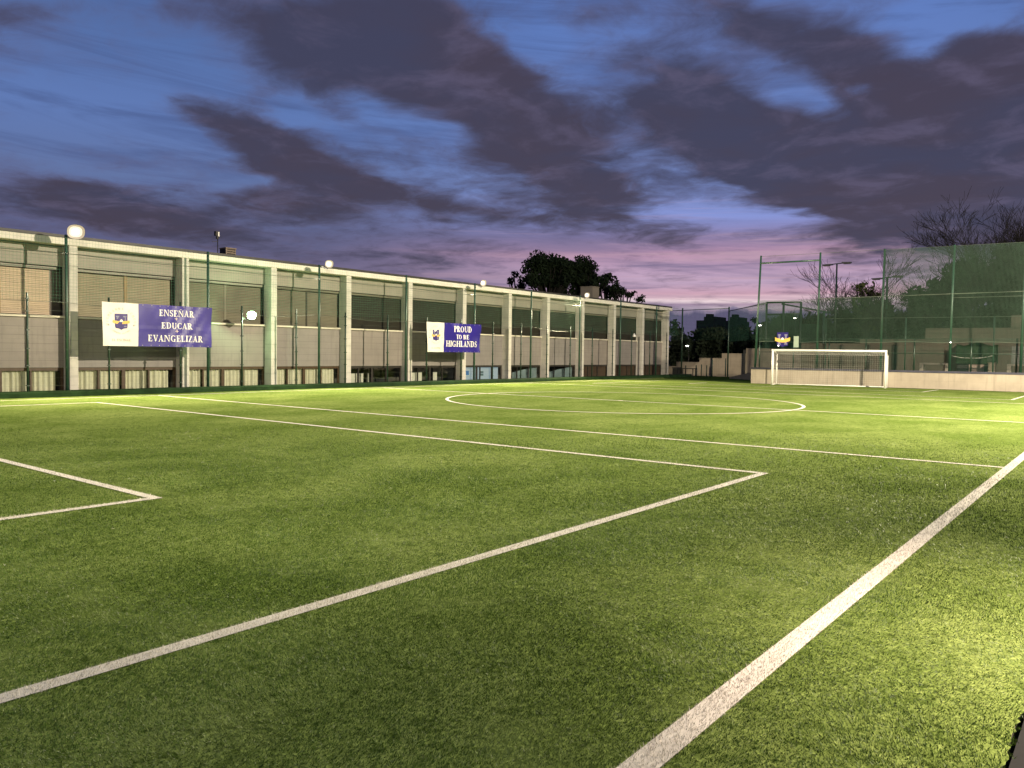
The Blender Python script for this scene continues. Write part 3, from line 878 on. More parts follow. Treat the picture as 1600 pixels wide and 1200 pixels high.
# ---------------------------------------------------------------- floodlights
def floodlight(y, z, label, aim, lens, watts, color, x=XFN, cone=160, size=.78):
    root = empty("floodlight", (x - .09, y - .25, z - .1), label, "floodlight", "floodlights on the fence by the school")
    c = Vector((x + .12, y, z))
    t = (Vector(aim) - c).normalized()
    s = t.cross(Vector((0, 0, 1))).normalized(); u = s.cross(t)
    P = lambda a, b, e: tuple(c + s * a + u * b + t * e)
    MB().bar((x - .09, y - .26, z - .12), (x - .02, y - .02, z - .2), .05).bar((x - .02, y - .02, z - .2), tuple(c - u * .18 - t * .05), .05).build("bracket", M["lamp_body"], root)
    ring8 = lambda q, e: [P(q * w * math.cos(t_), q * h * math.sin(t_), e) for t_ in [2 * math.pi * k / 16 for k in range(16)]]
    g = MB()
    w, h, dd = .25 * size, .22 * size, .13
    f = ring8(1.03, 0)
    b = ring8(.62, -dd)
    for k in range(16): g.poly([f[k], b[k], b[(k + 1) % 16], f[(k + 1) % 16]])
    g.poly(b[::-1])
    g.build("housing", M["lamp_body"], root)
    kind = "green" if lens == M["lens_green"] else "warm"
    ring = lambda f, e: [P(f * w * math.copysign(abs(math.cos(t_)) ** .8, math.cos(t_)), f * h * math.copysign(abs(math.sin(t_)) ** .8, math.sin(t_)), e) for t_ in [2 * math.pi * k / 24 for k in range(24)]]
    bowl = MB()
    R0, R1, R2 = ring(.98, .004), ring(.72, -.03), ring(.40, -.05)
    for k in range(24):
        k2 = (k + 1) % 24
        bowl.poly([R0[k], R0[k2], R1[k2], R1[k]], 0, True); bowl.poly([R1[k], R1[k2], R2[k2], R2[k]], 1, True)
    bo = bowl.build("halo", [M["rim_" + kind], M["bowl_" + kind]], root)  # glowing rings stand in for the glare around the bulb
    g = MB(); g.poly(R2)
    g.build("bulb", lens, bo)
    if watts: spot("fence_floodlight", P(0, 0, .08), aim, watts, color, cone, .5, .12)
    else:      # bare bulb, lights all round except behind its housing
        l = bpy.data.lights.new("fence_floodlight", "POINT"); l.energy = 150; l.color = color; l.shadow_soft_size = .06
        o = bpy.data.objects.new("fence_floodlight", l); COL.objects.link(o); o.location = P(0, 0, .22)
    return root


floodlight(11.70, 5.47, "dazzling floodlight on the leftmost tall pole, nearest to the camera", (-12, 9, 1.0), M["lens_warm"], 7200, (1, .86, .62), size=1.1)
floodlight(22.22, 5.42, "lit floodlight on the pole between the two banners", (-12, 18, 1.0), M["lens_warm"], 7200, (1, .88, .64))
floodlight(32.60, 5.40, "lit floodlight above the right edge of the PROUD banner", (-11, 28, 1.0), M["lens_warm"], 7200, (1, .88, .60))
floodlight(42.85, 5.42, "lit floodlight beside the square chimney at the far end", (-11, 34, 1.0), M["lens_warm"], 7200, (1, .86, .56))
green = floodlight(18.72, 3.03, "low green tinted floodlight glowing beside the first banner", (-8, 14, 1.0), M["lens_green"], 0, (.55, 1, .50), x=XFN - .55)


# -------------------------------------------------------------------- lettering
def glyph(ch):
    """serif capitals on a unit height, as convex polygons, and their width"""
    S, T, F = .21, .095, .08          # thick stem, thin stroke, serif height
    P = []
    r = lambda a, b, c, d: P.append([(a, b), (c, b), (c, d), (a, d)])

    def arc(cx, cy, rx, ry, a0, a1, thick=S, thin=T, n=14):
        for k in range(n):
            q = []
            for e, out in ((k, 1), (k + 1, 1), (k + 1, 0), (k, 0)):
                a = R(a0 + (a1 - a0) * e / n)
                th = thin + (thick - thin) * abs(math.cos(a)) ** 1.3
                q.append((cx + (rx - (0 if out else th)) * math.cos(a), cy + (ry - (0 if out else min(th, ry * .9) if ry < rx else th * .75)) * math.sin(a)))
            P.append(q)

    def stem(x, w=S, y0=0., y1=1., sb=True, st=True, e=.07):
        r(x, y0, x + w, y1)
        if sb: r(x - e, y0, x + w + e, y0 + F)
        if st: r(x - e, y1 - F, x + w + e, y1)

    def diag(x0, y0, x1, y1, w): P.append([(x0, y0), (x0 + w, y0), (x1 + w, y1), (x1, y1)])
    if ch in "EL":
        stem(.07)
        r(.07, 0, .58, .07); P.append([(.50, .05), (.58, .0), (.62, .28), (.575, .28)])
        if ch == "E":
            r(.07, .93, .56, 1); P.append([(.53, .74), (.57, .74), (.57, 1), (.49, .95)])
            r(.2, .475, .42, .54); r(.40, .37, .445, .64)
            return P, .66
        return P, .64
    if ch in "NÑ":
        stem(.07, .075, sb=True, st=False, e=.07); stem(.66, .075, sb=False, st=True, e=.08)
        r(0, .935, .2, 1); P.append([(.07, 1), (.26, 1), (.735, 0), (.64, 0)])
        if ch == "Ñ":
            P.append([(.20, 1.08), (.26, 1.07), (.36, 1.14), (.33, 1.2)]); P.append([(.33, 1.2), (.36, 1.14), (.47, 1.09), (.45, 1.15)]); P.append([(.45, 1.15), (.47, 1.09), (.56, 1.17), (.51, 1.2)])
        return P, .84
    if ch == "S":
        arc(.29, .735, .25, .265, 20, 180, .13); arc(.29, .735, .25, .265, 180, 262, .13)
        P.append([(.10, .60), (.2, .68), (.52, .40), (.43, .30)])
        arc(.29, .265, .26, .265, 68, 0, .14); arc(.29, .265, .26, .265, 0, -160, .14)
        r(.49, .72, .53, 1); r(.03, 0, .07, .3)
        return P, .6
    if ch == "A":
        diag(.05, 0, .335, 1, .075); P.append([(.46, 0), (.65, 0), (.42, 1), (.30, 1)])
        r(.16, .3, .52, .365); r(-.02, 0, .2, F); r(.40, 0, .74, F)
        return P, .74
    if ch in "RPB":
        stem(.07)
        top = (.42 if ch == "R" else .44)
        arc(.33, .735, .27, .265, 90, -90, .16); r(.2, .935, .34, 1); r(.2, .47, .34, .535)
        if ch == "R":
            P.append([(.30, .5), (.45, .5), (.70, 0), (.50, 0)]); r(.50, 0, .78, F)
            return P, .78
        if ch == "B":
            arc(.35, .27, .29, .27, 90, -90, .17); r(.2, 0, .36, F)
            return P, .7
        return P, .66
    if ch == "D":
        stem(.07); arc(.34, .5, .40, .5, 90, -90, .18); r(.2, .935, .35, 1); r(.2, 0, .35, F)
        return P, .82
    if ch == "U":
        stem(.08, .16, .3, 1, sb=False); stem(.58, .07, .3, 1, sb=False)
        arc(.365, .32, .285, .32, 180, 360, .13)
        return P, .76
    if ch in "CG":
        arc(.40, .5, .38, .5, 45, 315, .18)
        r(.66, .66, .70, 1)
        if ch == "G":
            r(.54, .0, .70, .42); r(.46, .38, .78, .44)
            return P, .82
        r(.66, .05, .69, .30)
        return P, .74
    if ch == "O":
        arc(.41, .5, .39, .5, 0, 360, .18, n=26)
        return P, .84
    if ch == "V":
        P.append([(.06, 1), (.25, 1), (.43, 0), (.33, 0)]); diag(.36, 0, .60, 1, .07); r(-.01, .935, .33, 1); r(.50, .935, .74, 1)
        return P, .74
    if ch == "I":
        stem(.09); return P, .36
    if ch == "Z":
        r(.05, .93, .6, 1); r(.04, 0, .62, .07); P.append([(.04, .05), (.22, .05), (.60, .95), (.42, .95)])
        r(.05, .74, .09, 1); r(.585, 0, .625, .28)
        return P, .68
    if ch == "T":
        stem(.24, st=False); r(.02, .93, .63, 1); r(.02, .72, .06, 1); r(.59, .72, .63, 1)
        return P, .66
    if ch == "H":
        stem(.07); stem(.60); r(.2, .47, .64, .535)
        return P, .86
    if ch == "M":
        stem(.07, .07); stem(.72, .16); P.append([(.07, 1), (.24, 1), (.49, .1), (.42, .1)]); P.append([(.42, .1), (.47, .1), (.76, 1), (.70, 1)])
        return P, .96
    return P, .34


def word_polys(text, width, height, gap=.06):
    out, x = [], 0.0
    for ch in text:
        P, w = glyph(ch)
        for q in P: out.append([(x + a, b) for a, b in q])
        x += w + gap
    x -= gap
    sx = width / x
    return [[(a * sx, b * height) for a, b in q] for q in out]


def lay(polys, s0, t0, surf, off, mb=None):
    mb = mb or MB()
    for k, q in enumerate(polys):
        mb.poly([surf(s0 + a, t0 + b, off + .0002 * (k % 9)) for a, b in q])
    return mb


def arc_word(text, cx, cy, rad, a_mid, spread, h, inward=False):
    out = []
    n = len(text)
    for k, ch in enumerate(text):
        P, w = glyph(ch)
        f = (k + .5) / n - .5
        a = R(a_mid - spread * f if not inward else a_mid + spread * f)
        for q in P:
            o = []
            for x, y in q:
                lx, ly = (x - w / 2) * h * .95, y * h
                if not inward:
                    rr = rad + ly; px, py = -math.sin(a - math.pi / 2), math.cos(a - math.pi / 2)
                    o.append((cx + math.cos(a) * rr + math.sin(a) * lx, cy + math.sin(a) * rr - math.cos(a) * lx))
                else:
                    rr = rad - ly
                    o.append((cx + math.cos(a) * rr - math.sin(a) * lx, cy + math.sin(a) * rr + math.cos(a) * lx))
            out.append(o)
    return out


def crest(parent, cx, cy, w, h, surf, o0=.010, blue="crest_blue", rib=1.0):
    """blue shield with two pale pillars and a gold ribbon"""
    X = lambda a: cx + a * w / 2
    Y = lambda b: cy + b * h / 2
    g = MB()
    L = [(-1, 1), (1, 1), (1, -.55), (.92, -.8), (.35, -.86), (0, -1.02), (-.35, -.86), (-.92, -.8), (-1, -.55)]
    g.poly([surf(X(a), Y(b), o0) for a, b in L][::1])
    sh = g.build("shield", M[blue], parent)
    g = MB()
    for sgn in (-1, 1):
        for q in ([(.42, -.62), (.72, -.62), (.72, .70), (.42, .70)], [(.30, .58), (.84, .58), (.84, .74), (.30, .74)], [(.30, -.66), (.84, -.66), (.84, -.50), (.30, -.50)]):
            g.poly([surf(X(sgn * a), Y(b), o0 + .003 + .0004 * len(g.f)) for a, b in (q if sgn > 0 else q[::-1])])
    g.build("pillar", M["crest_silver"], sh)
    g = MB()
    n = 10
    for k in range(n):
        a0, a1 = -1.32 + 2.64 * k / n, -1.32 + 2.64 * (k + 1) / n
        c = lambda a: -.10 + .16 * rib * (abs(a) / 1.32) ** 2
        g.poly([surf(X(a0), Y(c(a0) - .20 * rib), o0 + .008), surf(X(a1), Y(c(a1) - .20 * rib), o0 + .008), surf(X(a1), Y(c(a1) + .16 * rib), o0 + .008), surf(X(a0), Y(c(a0) + .16 * rib), o0 + .008)])
    g.build("ribbon", M["crest_gold"], sh)
    g = MB().poly([surf(X(a), Y(b), o0 + .012) for a, b in [(-.28, -.02), (.28, -.02), (.22, .18), (0, .34), (-.22, .18)]])
    g.build("emblem", M["banner_white"], sh)
    return sh


def banner(y0, ysplit, y1, z0, z1, label, blue, words, seed):
    XB = -27.93
    root = empty("banner", (XB, y0, z0), label, "banner")

    def surf(s, t, off=0.0):
        y, z = y0 + s, z0 + t
        wv = .032 * math.sin(y * 2.3 + seed) * math.sin(z * 2.2 + 1) + .010 * math.sin(y * 5.1 + z * 3 + seed) + .008 * math.sin(y * 13 - z * 9 + seed) * (.4 + .6 * math.sin(y * 1.7 + seed)) + .006 * math.exp(-((z - z0 - .62) / .03) ** 2)
        edge = .03 * math.exp(-((y1 - y) / .35) ** 2) * math.sin(z * 4.0 + seed)
        zz = z - .012 * math.sin(math.pi * (s * 1.3 % 1.0)) * (t / (z1 - z0))
        return (XB + wv + edge + off, y, zz)

    def sheet(a, b, name, m):
        g = MB(); n = max(6, int((b - a) / .09)); k = 12
        for i in range(n):
            for j in range(k):
                s = [a + (b - a) * i / n, a + (b - a) * (i + 1) / n]; t = [(z1 - z0) * j / k, (z1 - z0) * (j + 1) / k]
                g.poly([surf(s[0], t[0]), surf(s[1], t[0]), surf(s[1], t[1]), surf(s[0], t[1])], 0, True)
        # back face, so the vinyl has a thickness
        g.poly([surf(a, 0, -.004), surf(a, z1 - z0, -.004), surf(a, z1 - z0, 0), surf(a, 0, 0)])
        g.poly([surf(b, 0, 0), surf(b, z1 - z0, 0), surf(b, z1 - z0, -.004), surf(b, 0, -.004)])
        return g.build(name, m, root)
    ws = ysplit - y0
    sheet(0, ws, "white_panel", M["banner_white"]); sheet(ws, y1 - y0, "blue_panel", blue)
    for text, a, b, t, h in words:
        m = M["print_pink"] if text == "+" else M["print_white"]
        if text == "+":
            g = MB(); c = (a + b) / 2 - y0; w = (b - a) / 2
            for q in ([(c - w, t + h * .42), (c + w, t + h * .42), (c + w, t + h * .58), (c - w, t + h * .58)], [(c - w * .16, t), (c + w * .16, t), (c + w * .16, t + h), (c - w * .16, t + h)]):
                g.poly([surf(u, v, .012 + .0006 * len(g.f)) for u, v in q])
        else:
            g = lay(word_polys(text, b - a, h), a - y0, t, surf, .012)
        g.build("lettering", m, root)
    cx, cy = ws * .515, (z1 - z0) * .56
    crest(root, cx, cy, .43, .56, surf)
    lay(arc_word("HIGHLANDS SCHOOL", cx, cy - .02, .435, 90, 215, .085), 0, 0, surf, .008).build("lettering", M["print_tan"], root)
    lay(arc_word("SEMPER ALTIUS", cx, cy + .02, .455, 270, 88, .055, True), 0, 0, surf, .008).build("lettering", M["print_tan"], root)
    lay(word_polys("EL ENCINAR", .68, .085), cx - .34, (z1 - z0) * .11, surf, .008).build("lettering", M["print_tan"], root)
    g = MB()
    for sg in (-1, 1):
        for k in range(10):
            pass
        g.poly([surf(cx + sg * .43 + .03 * math.cos(a), cy - .12 + .03 * math.sin(a), .008) for a in [2 * math.pi * q / 10 for q in range(10)]])
    g.build("ornament", M["print_grey"], root)
    g = MB()
    for k in range(9):
        s = ws + (y1 - y0 - ws) * (k + .5) / 9
        for t in (.04, z1 - z0 - .04):
            g.poly([surf(s + .018 * math.cos(a), t + .018 * math.sin(a), .008) for a in [2 * math.pi * q / 8 for q in range(8)]])
    g.build("eyelet", M["print_grey"], root)
    return root


banner(12.54, 13.78, 16.61, 1.69, 3.21, "white and blue banner reading ENSEÑAR + EDUCAR + EVANGELIZAR with a school crest", M["banner_blue"],
       [("ENSEÑAR", 14.53, 15.91, 1.12, .235), ("+", 15.14, 15.28, .985, .115), ("EDUCAR", 14.62, 15.83, .665, .225), ("+", 15.14, 15.28, .525, .115), ("EVANGELIZAR", 14.14, 16.24, .19, .235)], 0.4)
banner(28.33, 29.55, 32.40, 1.64, 3.15, "white and deep blue banner reading PROUD TO BE HIGHLANDS with a school crest", M["banner_blue_deep"],
       [("PROUD", 30.28, 31.70, 1.06, .31), ("TO", 30.47, 30.90, .69, .235), ("BE", 31.03, 31.49, .69, .235), ("HIGHLANDS", 29.72, 32.12, .29, .31)], 2.1)


# ------------------------------------------------------------------ goal
GA, GB = Vector((-16.55, 44.98, 0)), Vector((-10.72, 45.90, 0))
gx = (GB - GA).normalized(); gy = Vector((-gx.y, gx.x, 0))
GWID = (GB - GA).length
GP = lambda s, e, z: tuple(GA + gx * s + gy * e + Vector((0, 0, z)))
goal = empty("football_goal", tuple((GA + GB) / 2), "white football goal standing in front of the sandy retaining wall", "goal")
GH, DEP = 2.0, 1.25
MB().tube([GP(0, 0, 0), GP(0, 0, GH + .04)], .062, 12).build("post", M["white_paint"], goal)
MB().tube([GP(GWID, 0, 0), GP(GWID, 0, GH + .04)], .062, 12).build("post", M["white_paint"], goal)
MB().tube([GP(-.06, 0, GH), GP(GWID + .06, 0, GH)], .060, 12).build("crossbar", M["white_paint"], goal)
for s in (0, GWID):
    MB().tube([GP(s, .05, GH - .02), GP(s, .45, GH - .05), GP(s, DEP, GH - .22)], .03, 8).build("net_arm", M["white_paint"], goal)
    MB().tube([GP(s, DEP, .0), GP(s, DEP, GH - .2)], .034, 8).build("rear_post", M["white_paint"], goal)
    MB().tube([GP(s, .05, .03), GP(s, DEP, .03)], .03, 8).build("side_bar", M["white_paint"], goal)
MB().tube([GP(0, DEP, .03), GP(GWID, DEP, .03)], .03, 8).build("rear_bar", M["white_paint"], goal)
g = MB()
sag = lambda s, t: .12 * math.sin(math.pi * s / GWID) * math.sin(math.pi * t)
nz = 17
for k in range(int(GWID / .12) + 1):
    s = k * .12
    pts = [GP(s, .05, GH - .02), GP(s, DEP * .5, GH - .14 - .06 * math.sin(math.pi * s / GWID)), GP(s, DEP - .02, GH - .25)]
    pts += [GP(s, DEP - .02 + sag(s, t), (GH - .25) * (1 - t) + .03 * t) for t in (.25, .5, .75, 1)]
    for a, b in zip(pts[:-1], pts[1:]): g.bar(a, b, .0034)
for k in range(nz):
    t = k / (nz - 1); z = (GH - .25) * (1 - t) + .03
    pts = [GP(s, DEP - .02 + sag(s, t), z) for s in np.linspace(0, GWID, 13)]
    for a, b in zip(pts[:-1], pts[1:]): g.bar(a, b, .0034)
    for s in (0, GWID):
        if z < GH - .1: g.bar(GP(s, .06, z), GP(s, DEP - .02, z), .0042)
for k in range(10):
    e = .06 + (DEP - .1) * k / 9; zt = GH - .03 - .2 * (e / DEP) ** 1.3
    g.bar(GP(0, e, zt), GP(GWID, e, zt - .02), .0042)
    for s in (0, GWID): g.bar(GP(s, e, .04), GP(s, e, zt), .0042)
g.build("net", M["net_white"], goal)

# -------------------------------------------------- end wall and terrace
WL, WR = -18.5, 24.0
def wp(x, off, z): return (x, wall_y(x) + off, z)
def wbox(g, x0, x1, o0, o1, z0, z1, mi=0):
    n = len(g.v)
    g.v += [wp(x0, o0, z0), wp(x1, o0, z0), wp(x1, o1, z0), wp(x0, o1, z0), wp(x0, o0, z1), wp(x1, o0, z1), wp(x1, o1, z1), wp(x0, o1, z1)]
    for q in ((0, 3, 2, 1), (4, 5, 6, 7), (0, 1, 5, 4), (1, 2, 6, 5), (2, 3, 7, 6), (3, 0, 4, 7)):
        g.f.append(tuple(n + i for i in q)); g.m.append(mi); g.s.append(False)
    return g


rw = empty("retaining_wall", wp(-8, 0, 0), "long low sandy retaining wall with a dark coping behind the goal", "wall")
wbox(MB(), WL, WR, 0, .28, -.1, .86).build("wall", M["wall_tan"], rw)
wbox(MB(), WL, WL + .25, .282, 9, -.1, .86).build("side_wall", M["wall_step"], rw)
wbox(MB(), WL - .02, WR, -.03, .34, .862, .97).build("coping", M["coping"], rw, bevel=.01)
structure(wbox(MB(), WL + .252, WR, .345, 12, .5, .84).build("terrace", M["earth"]))

bw = empty("rear_wall", wp(-8, 5.2, .84), "stepped block wall at the back of the terrace beyond the goal", "wall")
O = 5.2
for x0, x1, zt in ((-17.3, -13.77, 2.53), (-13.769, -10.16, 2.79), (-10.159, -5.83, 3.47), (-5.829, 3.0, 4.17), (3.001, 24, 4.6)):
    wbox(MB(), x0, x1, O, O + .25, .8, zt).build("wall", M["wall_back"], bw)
for x0 in (-16.3, -14.9, -13.3, -11.9):
    wbox(MB(), x0, x0 + .09, O - .10, O - .003, .84, 2.45).build("pilaster", M["frame_dark"], bw)
wbox(MB(), -5.75, -3.2, O - .04, O - .003, 1.35, 2.4).build("door", M["grey_door"], bw)

# low fence with tall thin posts standing on the terrace
tf = empty("terrace_fence", wp(-8, .75, .84), "dark green railing fence standing on the terrace behind the goal", "fence")
for k, x in enumerate([-18.3, -16.3, -14.28, -12.3, -9.83, -7.1, -5.05, -3.0, -1.0, 1.0, 3.0]):
    MB().tube([wp(x, .75, .84), wp(x, .75, 2.74)], .04, 6).build("post", M["green_post"], tf)
for k, x in enumerate([-14.5, -10.3, -6.1, -1.95, 2.2]):
    MB().tube([wp(x, .80, .84), wp(x, .80, 3.92)], .035, 6).build("post", M["green_pole"], tf)
for z in (1.92, 2.71):
    MB().tube([wp(-18.3, .75, z), wp(3.2, .75, z)], .022, 6).build("rail", M["green_post"], tf)
MB().tube([wp(-14.5, .80, 3.90), wp(3.2, .80, 3.90)], .014, 6).build("wire", M["wire"], tf)

g = MB()
for x in np.arange(-18.3, 3.2, .06): g.bar(wp(x, .77, .90), wp(x, .77, 2.69), .007)
for z in np.arange(.9, 2.7, .06): g.bar(wp(-18.3, .775, z), wp(3.2, .775, z), .007)
g.build("wire_mesh", M["net_dark"], tf)

# high ball net behind the goal
hn_ = empty("end_ball_net", wp(-8, .35, .84), "very tall green ball net on high posts behind the goal", "net")
HP = [-18.33, -14.84, -11.43, -8.02, -4.80, -1.6, 1.7]
for k, x in enumerate(HP):
    dx = .20 if k == 0 else .05
    MB().tube([wp(x - dx * .5, .42, .84), wp(x + dx * .5, .42, 7.75)], [.07, .055], 10).build("post", M["green_pole"], hn_)
MB().tube([wp(-18.23, .42, 7.29), wp(-14.82, .42, 7.30)], .05, 8).build("crossbar", M["green_pole"], hn_)
xs = np.linspace(-18.23, 1.8, 30)
MB().tube([wp(x, .40, 7.70) for x in xs], .008, 4).build("cable", M["wire"], hn_)
MB().tube([wp(x, .36, 5.06 + .012 * (x + 14)) for x in np.linspace(-14.84, 1.8, 20)], .020, 5).build("seam_rope", M["wire"], hn_)
MB().tube([wp(x, .36, 4.92 + .004 * (x + 8)) for x in np.linspace(-8.0, 1.8, 10)], .012, 5).build("seam_rope", M["wire"], hn_)
MB().tube([wp(x, .36, 2.53 + .03 * math.sin(x * 1.7)) for x in np.linspace(-18.2, 1.8, 40)], .014, 5).build("seam_rope", M["wire"], hn_)


def strands(g, x0, x1, z0, z1, off, step, w):
    for x in np.arange(x0, x1, step):
        zt = z1(x) if callable(z1) else z1
        zm = (z0 + zt) / 2
        b = .04 * math.sin(x * 1.3)
        for a, c in ((z0, zm), (zm, zt)):
            oa, oc = off + (b if a == zm else 0), off + (b if c == zm else 0)
            g.poly([wp(x - w / 2, oa, a), wp(x + w / 2, oa, a), wp(x + w / 2, oc, c), wp(x - w / 2, oc, c)])
    zmax = max(z1(x) for x in (x0, x1)) if callable(z1) else z1
    for z in np.arange(z0, zmax, step):
        g.poly([wp(x0, off + .003, z - w / 2), wp(x1, off + .003, z - w / 2), wp(x1, off + .003, z + w / 2), wp(x0, off + .003, z + w / 2)])


g = MB(); strands(g, -18.2, -14.86, 2.53, 5.03, .36, .055, .0140); strands(g, -14.85, -11.44, 2.53, 5.06, .36, .055, .0140)
g.build("lower_net", M["net_end"], hn_)
g = MB(); strands(g, -11.43, 1.8, 2.53, 7.70, .36, .055, .0140)
g.build("upper_net", M["net_end"], hn_)

# crest sheet and pale strip hung on that net
cs = empty("crest_sign", wp(-16.78, .24, 2.2), "cut out school crest sign with gold ribbon hung on the net left of the goal", "sign")
def sface(s, t, off=0.0): return wp(-16.78 + s, .26 - off, 2.65 + t)
crest(cs, 0, 0, .66, .88, sface, .01, "sign_blue", 1.35)
ps = wbox(MB(), -16.12, -15.84, .20, .23, 2.2, 2.86)
ps.build("sign_panel", M["sign_grey"], None, "narrow pale upright sheet hung on the net beside the crest sign", "sign", origin=wp(-15.98, .2, 2.2))


def small_lamp(loc, label, arm=(0, .15, 0), s=.07):
    root = empty("small_lamp", loc, label, "lamp")
    p = Vector(loc)
    MB().tube([tuple(p), tuple(p + Vector(arm))], .015, 6).build("arm", M["lamp_body"], root)
    g = MB()
    n = 8
    rings = [(0, .0), (.25, .7), (.5, 1), (.75, .7), (1, 0)]
    for (t0, r0), (t1, r1) in zip(rings[:-1], rings[1:]):
        for k in range(n):
            a0, a1 = 2 * math.pi * k / n, 2 * math.pi * (k + 1) / n
            f = lambda t, r_, a: (p.x + s * r_ * math.cos(a), p.y + s * r_ * math.sin(a) - .02, p.z - s * .6 + t * s * 1.2)
            q = [f(t0, r0, a0), f(t0, r0, a1), f(t1, r1, a1), f(t1, r1, a0)]
            g.poly(q if r0 and r1 else ([q[0], q[2], q[3]] if not r0 else [q[0], q[1], q[2]]), 0, True)
    g.build("bulb", M["lens_small"], root)
    return root


small_lamp(wp(-16.98, .18, 2.29), "tiny lit lamp at the foot of the crest sign", (0, .5, 0), .035)
small_lamp(wp(-8.0, .28, 2.52), "tiny lit lamp on the net post right of the goal", (0, .1, 0), .04)


def street_lamp(x, y, z, label, zb=-.1):
    root = empty("street_lamp", (x, y, zb), label, "street lamp", "distant street lamps")
    MB().tube([(x, y + .3, zb), (x, y + .3, z + .12)], .05, 6).build("pole", M["frame_dark"], root)
    MB().bar((x, y + .3, z + .12), (x, y, z + .1), .04).build("arm", M["frame_dark"], root)
    MB().box(x - .09, x + .09, y - .08, y + .08, z, z + .055).build("lamp_head", M["lens_small"], root)


street_lamp(-30.3, 62.2, 2.45, "faint white lamp low in the dark hedge beside the school")
street_lamp(-24.1, 62.5, 4.12, "white lamp left of the tall end net, above the stepped wall")
street_lamp(-22.0, 64.5, 4.75, "brightest white lamp, behind the court cage")

# ---- things on the terrace
def bench(x0, x1, label):
    root = empty("bench", wp((x0 + x1) / 2, 3.6, .84), label, "bench", "pale concrete benches on the terrace")
    wbox(MB(), x0, x1, 3.3, 3.75, 1.29, 1.39).build("seat", M["bench_white"], root)
    for a in (x0, x1 - .2): wbox(MB(), a, a + .2, 3.32, 3.73, .84, 1.288).build("leg", M["bench_white"], root)


bench(-10.05, -8.55, "pale concrete bench right of the goal on the terrace")
bench(-5.75, -4.1, "pale concrete bench cut by the right edge of the photo, on the terrace")
tp = empty("tarpaulin_stack", wp(-7.6, 4.6, .84), "equipment stack under a dark green tarpaulin against the rear wall", "covered stack")
g = MB()
n = 10
for i in range(n):
    for j in range(6):
        f = lambda a, b: wp(-8.35 + 1.95 * a / n, 4.15 + .06 * mnoise.noise(Vector((a * .9, b * .8, 2))) + (.12 if b == 6 else 0), 1.38 + (1.12 - .10 * math.sin(a * .9)) * b / 6)
        g.poly([f(i, j), f(i + 1, j), f(i + 1, j + 1), f(i, j + 1)], 0, True)
for i in range(n):
    f = lambda a, o: wp(-8.35 + 1.95 * a / n, o, 2.50 - .10 * math.sin(a * .9))
    g.poly([f(i, 4.27), f(i + 1, 4.27), f(i + 1, 5.1), f(i, 5.1)], 0, True)
for x in (-8.35, -6.40): g.poly([wp(x, 4.2, 1.38), wp(x, 5.1, 1.38), wp(x, 5.1, 2.45), wp(x, 4.27, 2.45)])
g.build("tarpaulin", M["tarp"], tp)
wbox(MB(), -8.3, -6.45, 4.3, 5.05, .84, 1.375).build("base", M["dark_box"], tp)
wbox(MB(), -7.7, -6.95, 4.22, 4.29, .9, 1.33).build("board", M["pink_board"], tp)
bx = wbox(MB(), -6.66, -6.33, 3.45, 3.8, .84, 1.42); wbox(bx, -6.69, -6.30, 3.42, 3.83, 1.422, 1.47)
bx.build("storage_box", M["cream_box"], None, "small cream box with a lid in front of the green tarpaulin", "box", origin=wp(-6.5, 3.6, .84), bevel=.01)
pts = [wp(-8.1 + 1.9 * t, 1.3, 1.80 - .13 * 4 * t * (1 - t) + .02 * t) for t in np.linspace(0, 1, 14)]
MB().tube(pts, .022, 6).build("rope", M["rope"], None, "pale rope sagging in front of the green tarpaulin", "rope", origin=pts[0])

# ------------------------------------------- far left corner, end of the pitch
for (x0, x1, zt), lb in zip(((-30.9, -30.171, .69), (-30.17, -28.121, 1.07), (-28.12, -26.201, 1.42), (-26.2, -24.201, 1.81), (-24.2, -21.0, 2.22)), range(5)):
    pass
sw_ = empty("stepped_boundary_wall", (-26, 60, 0), "sandy boundary wall rising in steps between the school and the goal", "wall")
for x0, x1, zt in ((-31.2, -30.171, .69), (-30.17, -28.121, 1.07), (-28.12, -26.201, 1.42), (-26.2, -24.201, 1.81), (-24.2, -19.0, 2.22)):
    MB().box(x0, x1, 60, 60.3, -.2, zt).build("wall", M["wall_step"], sw_)
    MB().box(x0 + .003, x1 - .003, 59.97, 60.33, zt + .002, zt + .05).build("coping", M["wall_step"], sw_)
MB().box(-24.35, -24.22, 59.8, 59.965, -.1, 2.15).build("pier", M["dark_box"], sw_)
MB().box(-27.05, -26.95, 59.955, 59.968, .2, .42).build("plaque", M["pink_board"], sw_)

ef = empty("corner_fence", (-26, 58.2, 0), "dark fence and net closing the far corner beside the school", "fence")
for x in (-28.72, -24.83):
    MB().tube([(x, 58, -.05), (x, 58, 5.42)], .06, 8).build("post", M["green_post"], ef)
for x, z in ((-28.4, .85), (-27.5, .9), (-27.05, .95), (-26.6, .9), (-26.15, 1.35), (-25.05, 1.45), (-29.2, .5)):
    MB().tube([(x, 58.1, -.05), (x, 58.1, z)], .045, 6).build("post", M["green_post"], ef)
MB().tube([(-30.0, 58, 5.22), (-24.9, 58, 5.30)], .03, 6).tube([(-24.83, 58, 5.1), (-18.6, 49.2, 5.0)], .03, 6).build("top_rail", M["green_post"], ef)
g = MB()
for x in np.arange(-29.9, -24.8, .11): g.bar((x, 58, 2.9), (x, 58, 5.2), .006)
for z in np.arange(2.9, 5.2, .11): g.bar((-29.9, 58, z), (-24.83, 58, z), .006)
P0, P1 = Vector((-24.83, 58, 0)), Vector((-18.6, 49.2, 0))
for t in np.arange(0, 1, .0105):
    q = P0.lerp(P1, t); g.bar((q.x, q.y, 2.75), (q.x, q.y, 5.1), .006)
